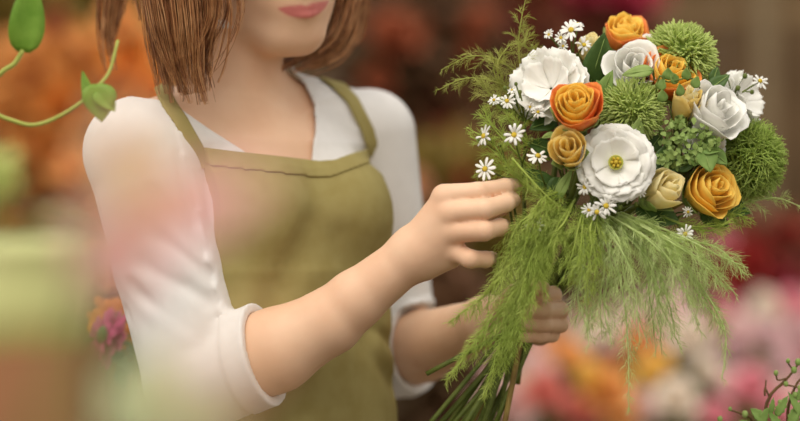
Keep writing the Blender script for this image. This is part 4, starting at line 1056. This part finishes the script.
# ------------------------------------------------------------------ in front of the woman: worktable, pot and crate, vines and flowers close to the lens
DF = lambda m: (m - EYE) / S        # depth of something m metres from the camera
TZ = mu(0.86) + FLOOR
tb = thing('work_table', 'timber worktable in front of the woman, carrying crate, pot and flower jars', 'table', (mu(-0.35), mu(-1.1), FLOOR))
part('top', box((mu(-0.45), mu(-1.1), TZ - 22), (mu(0.9), mu(1.3), 44)), M_BENCH, tb, smooth=False)
for sx in (-1, 1):
    for sy in (-1, 1): part('leg', box((mu(-0.45 + sx * 0.4), mu(-1.1 + sy * 0.58), (FLOOR + TZ - 44) / 2), (56, 56, TZ - 44 - FLOOR)), M_BENCH, tb, smooth=False)
M_CRATE = mat('crate_timber', (158, 112, 78), (142, 98, 66), rough=0.85, scale=9)
M_PALE = mat('pale_green_glaze', (226, 228, 168), (214, 218, 150), rough=0.5, scale=12)
d = DF(1.2); p = W(-10, 352, d); k = K(d)
cw = 172 * k
cr = thing('wooden_crate', 'blurred brown wooden crate at the lower left, under the pale green pot', 'crate', (p[0], p[1] + 60, TZ))
hz = p[2] - TZ
for nm, c, s_ in (('front_board', (p[0], p[1] + 10, TZ + hz / 2), (cw, 14, hz)), ('back_board', (p[0], p[1] + 130, TZ + hz / 2), (cw, 14, hz)), ('side_board', (p[0] - cw / 2 + 7, p[1] + 70, TZ + hz / 2), (14, 106, hz)),
                  ('side_board', (p[0] + cw / 2 - 7, p[1] + 70, TZ + hz / 2), (14, 106, hz)), ('lid', (p[0], p[1] + 70, TZ + hz - 7), (cw - 28, 106, 14))):
    part(nm, box(c, s_), M_CRATE, cr, smooth=False)
ph = 112 * k; pr = 94 * k
pb = np.array([p[0], p[1] + 62, p[2]])
pot = thing('flower_pot', 'blurred pale green pot at the left edge, standing on the brown crate', 'pot', pb)
part('body', lathe([(pr * 0.90, 0), (pr * 0.97, ph * 0.5), (pr, ph * 0.86), (pr * 1.02, ph * 0.88), (pr * 1.02, ph), (pr * 0.92, ph), (pr * 0.9, ph * 0.85)], 40, pb), M_PALE, pot)
part('soil', lathe([(pr * 0.9, ph * 0.84), (pr * 0.5, ph * 0.9), (4, ph * 0.9)], 30, pb), M_GROUND, pot)
bush = thing('pot_plant', 'light green bushy plant growing in the pale green pot, out of focus', 'plant', pb + [0, 0, ph * 0.88])
M_LIME = mat('lime_leaf', (208, 214, 136), (190, 200, 112), rough=0.5, trans=0.3, scale=12)
c = W(-6, 178, d + 60)
part('foliage', leaf_cloud(c, (14, 14, 20), 90, 13, 77, 0.1), M_LIME, bush)
part('stem', tube(crv([pb + [0, 0, ph * 0.85], c + np.array([2, 0, -40]), c], 8), 3, 6), M_STEM, bush)

M_FPINK = mat('near_pink_petal', (240, 196, 190), (234, 180, 178), rough=0.6, trans=0.4); M_FPEACH = mat('near_peach_petal', (248, 214, 176), (244, 204, 160), rough=0.6, trans=0.4)
M_FYEL = mat('near_yellow_petal', (246, 222, 150), (240, 212, 130), rough=0.6, trans=0.4); M_FGRN = mat('near_green_white', (226, 230, 196), (214, 222, 178), rough=0.6, trans=0.4)
JARS = {}
def jar(x, y, label):
    b = np.array([x, y, TZ]); t = thing('glazed_jar', label, 'jar', b)
    part('body', lathe([(44, 0), (50, 14), (50, 150), (44, 165), (44, 176), (40, 176), (40, 164), (46, 148), (46, 16), (40, 6)], 24, b), M_PALE, t)
    return b + [0, 0, 12]
def near_flower(label, petals, m_, foot, name='near_flower', group=None):
    """petals: (px, py) start, (px, py) end, half width in px, distance from the camera in metres"""
    a0, b0, w0, m0 = petals[0]
    A0 = W(*a0, DF(m0)); t = thing(name, label, 'flower', A0, group)
    for a, b, w, m in petals:
        kk = K(DF(m))
        part('petal', leaf_pts(W(*a, DF(m)), W(*b, DF(m) - 8), w * kk, (0.1, -0.9, 0.4), fold=0.35, curl=0.2, base=0.4), m_, t, thick=0.4)
    part('stem', tube(crv([A0, A0 * 0.6 + foot * 0.4 + np.array([-6, 10, 20]), foot], 12), 1.1, 6), M_STEM, t)
j1 = jar(mu(-0.16), mu(-1.42), 'glazed jar on the worktable holding the blurred flowers nearest the lens')
near_flower('soft pink petals blurred close to the lens, across sleeve and bib corner', [((86, 290), (176, 216), 34, 0.8), ((158, 232), (268, 166), 30, 0.78), ((124, 262), (74, 214), 26, 0.8)], M_FPINK, j1)
near_flower('peach petal close to the lens, blurred over the shoulder of the white sleeve', [((126, 210), (120, 100), 26, 0.72)], M_FPEACH, j1)
near_flower('pale yellow petal close to the lens, blurred in the middle of the white sleeve', [((120, 208), (172, 160), 26, 0.74)], M_FYEL, j1)
near_flower('peach petal close to the lens, blurred over the elbow and turned up cuff', [((200, 425), (216, 345), 18, 0.62), ((228, 378), (264, 326), 13, 0.62)], M_FPEACH, j1)
j2 = jar(mu(-0.16), mu(-1.12), 'glazed jar on the worktable holding the blurred whitish green flowers')
for i, (px, py, r, m) in enumerate([(124, 395, 28, 0.92), (152, 372, 26, 0.9), (168, 410, 30, 0.88), (205, 408, 22, 0.9), (128, 425, 30, 0.85), (140, 398, 30, 0.8), (185, 425, 28, 0.82), (150, 430, 30, 0.9), (214, 430, 24, 0.88)]):
    dd = DF(m); pc = W(px, py, dd); kk = K(dd)
    t = thing('hydrangea_floret', 'blurred whitish green flower head at the bottom left, before the elbow', 'flower', pc, 'whitish green flower heads')
    mb = MB()
    for q in range(16):
        a = q * 2.4; rr = math.sqrt((q + 0.5) / 16) * r * 0.72 * kk
        cc = pc + np.array([rr * math.cos(a), -r * kk * 0.3 * (1 - (q / 16)), rr * math.sin(a)])
        for z in range(4):
            b_ = z * 1.571 + q
            mb.add(*leaf_pts(cc, cc + np.array([math.cos(b_), -0.2, math.sin(b_)]) * r * kk * 0.3, r * kk * 0.15, (0.1, -1, 0.2), n=5))
    part('florets', mb.vf, M_FGRN, t)
    part('stem', tube(crv([pc, pc * 0.5 + j2 * 0.5 + np.array([0, 6, 10]), j2], 8), 1.6, 6), M_STEM, t)
dd = DF(1.1)
sp_ = thing('leafy_twig', 'small pale green leaves out of focus above the pale green pot', 'leaf', W(70, 236, dd))
for a, b, w in (((32, 214), (50, 222), 5), ((48, 218), (66, 216), 6), ((62, 220), (80, 230), 6), ((70, 226), (60, 236), 5)):
    part('leaf', leaf_pts(W(*a, dd), W(*b, dd), w * K(dd), (0, -.9, .4)), M_FGRN, sp_, thick=0.4)
part('stem', tube(crv([W(30, 212, dd), W(55, 220, dd), W(78, 232, dd), W(84, 300, dd), W(70, 420, dd), np.array([W(60, 420, dd)[0], W(60, 420, dd)[1], TZ])], 20), 1.0, 6), M_STEM, sp_)

# climbing vines at the left, almost in focus
M_VINE = mat('vine_leaf', (142, 182, 72), (116, 160, 52), rough=0.4, trans=0.3, scale=50)
M_VSTEM = mat('vine_stem', (176, 182, 92), (156, 164, 74), rough=0.5)
v1 = thing('climbing_vine', 'vine leaf on a curved stalk in the top left corner', 'vine', W(0, 75, -190))
part('stem', tube(crv(PT([(-60, 150, -190), (-20, 96, -190), (2, 72, -190), (14, 64, -190), (23, 50, -190)]), 16), 2.4, 7), M_VSTEM, v1)
part('leaf', leaf_pts(W(23, 52, -190), W(32, -26, -200), 14.5, (0.35, -0.9, 0.1), fold=0.3, curl=0.1, n=14, base=0.4), M_VINE, v1, thick=0.5)
v2 = thing('climbing_vine', 'vine with a long sagging stalk and a leaf just left of the shoulder', 'vine', W(0, 115, -200))
part('stem', tube(crv(PT([(-60, 70, -200), (-10, 110, -200), (14, 121, -200), (34, 125, -200), (58, 117, -200), (84, 100, -200), (100, 84, -200), (110, 70, -196), (118, 40, -190)]), 30), np.linspace(2.2, 1.5, 30), 7), M_VSTEM, v2)
for a, b, w in (((97, 84), (102, 121), 14), ((91, 108), (83, 70), 5), ((98, 90), (115, 110), 9)):
    part('leaf', leaf_pts(W(*a, -202), W(*b, -206), w, (0.2, -0.9, 0.2), fold=0.3, n=12, base=0.35), M_VINE, v2, thick=0.5)
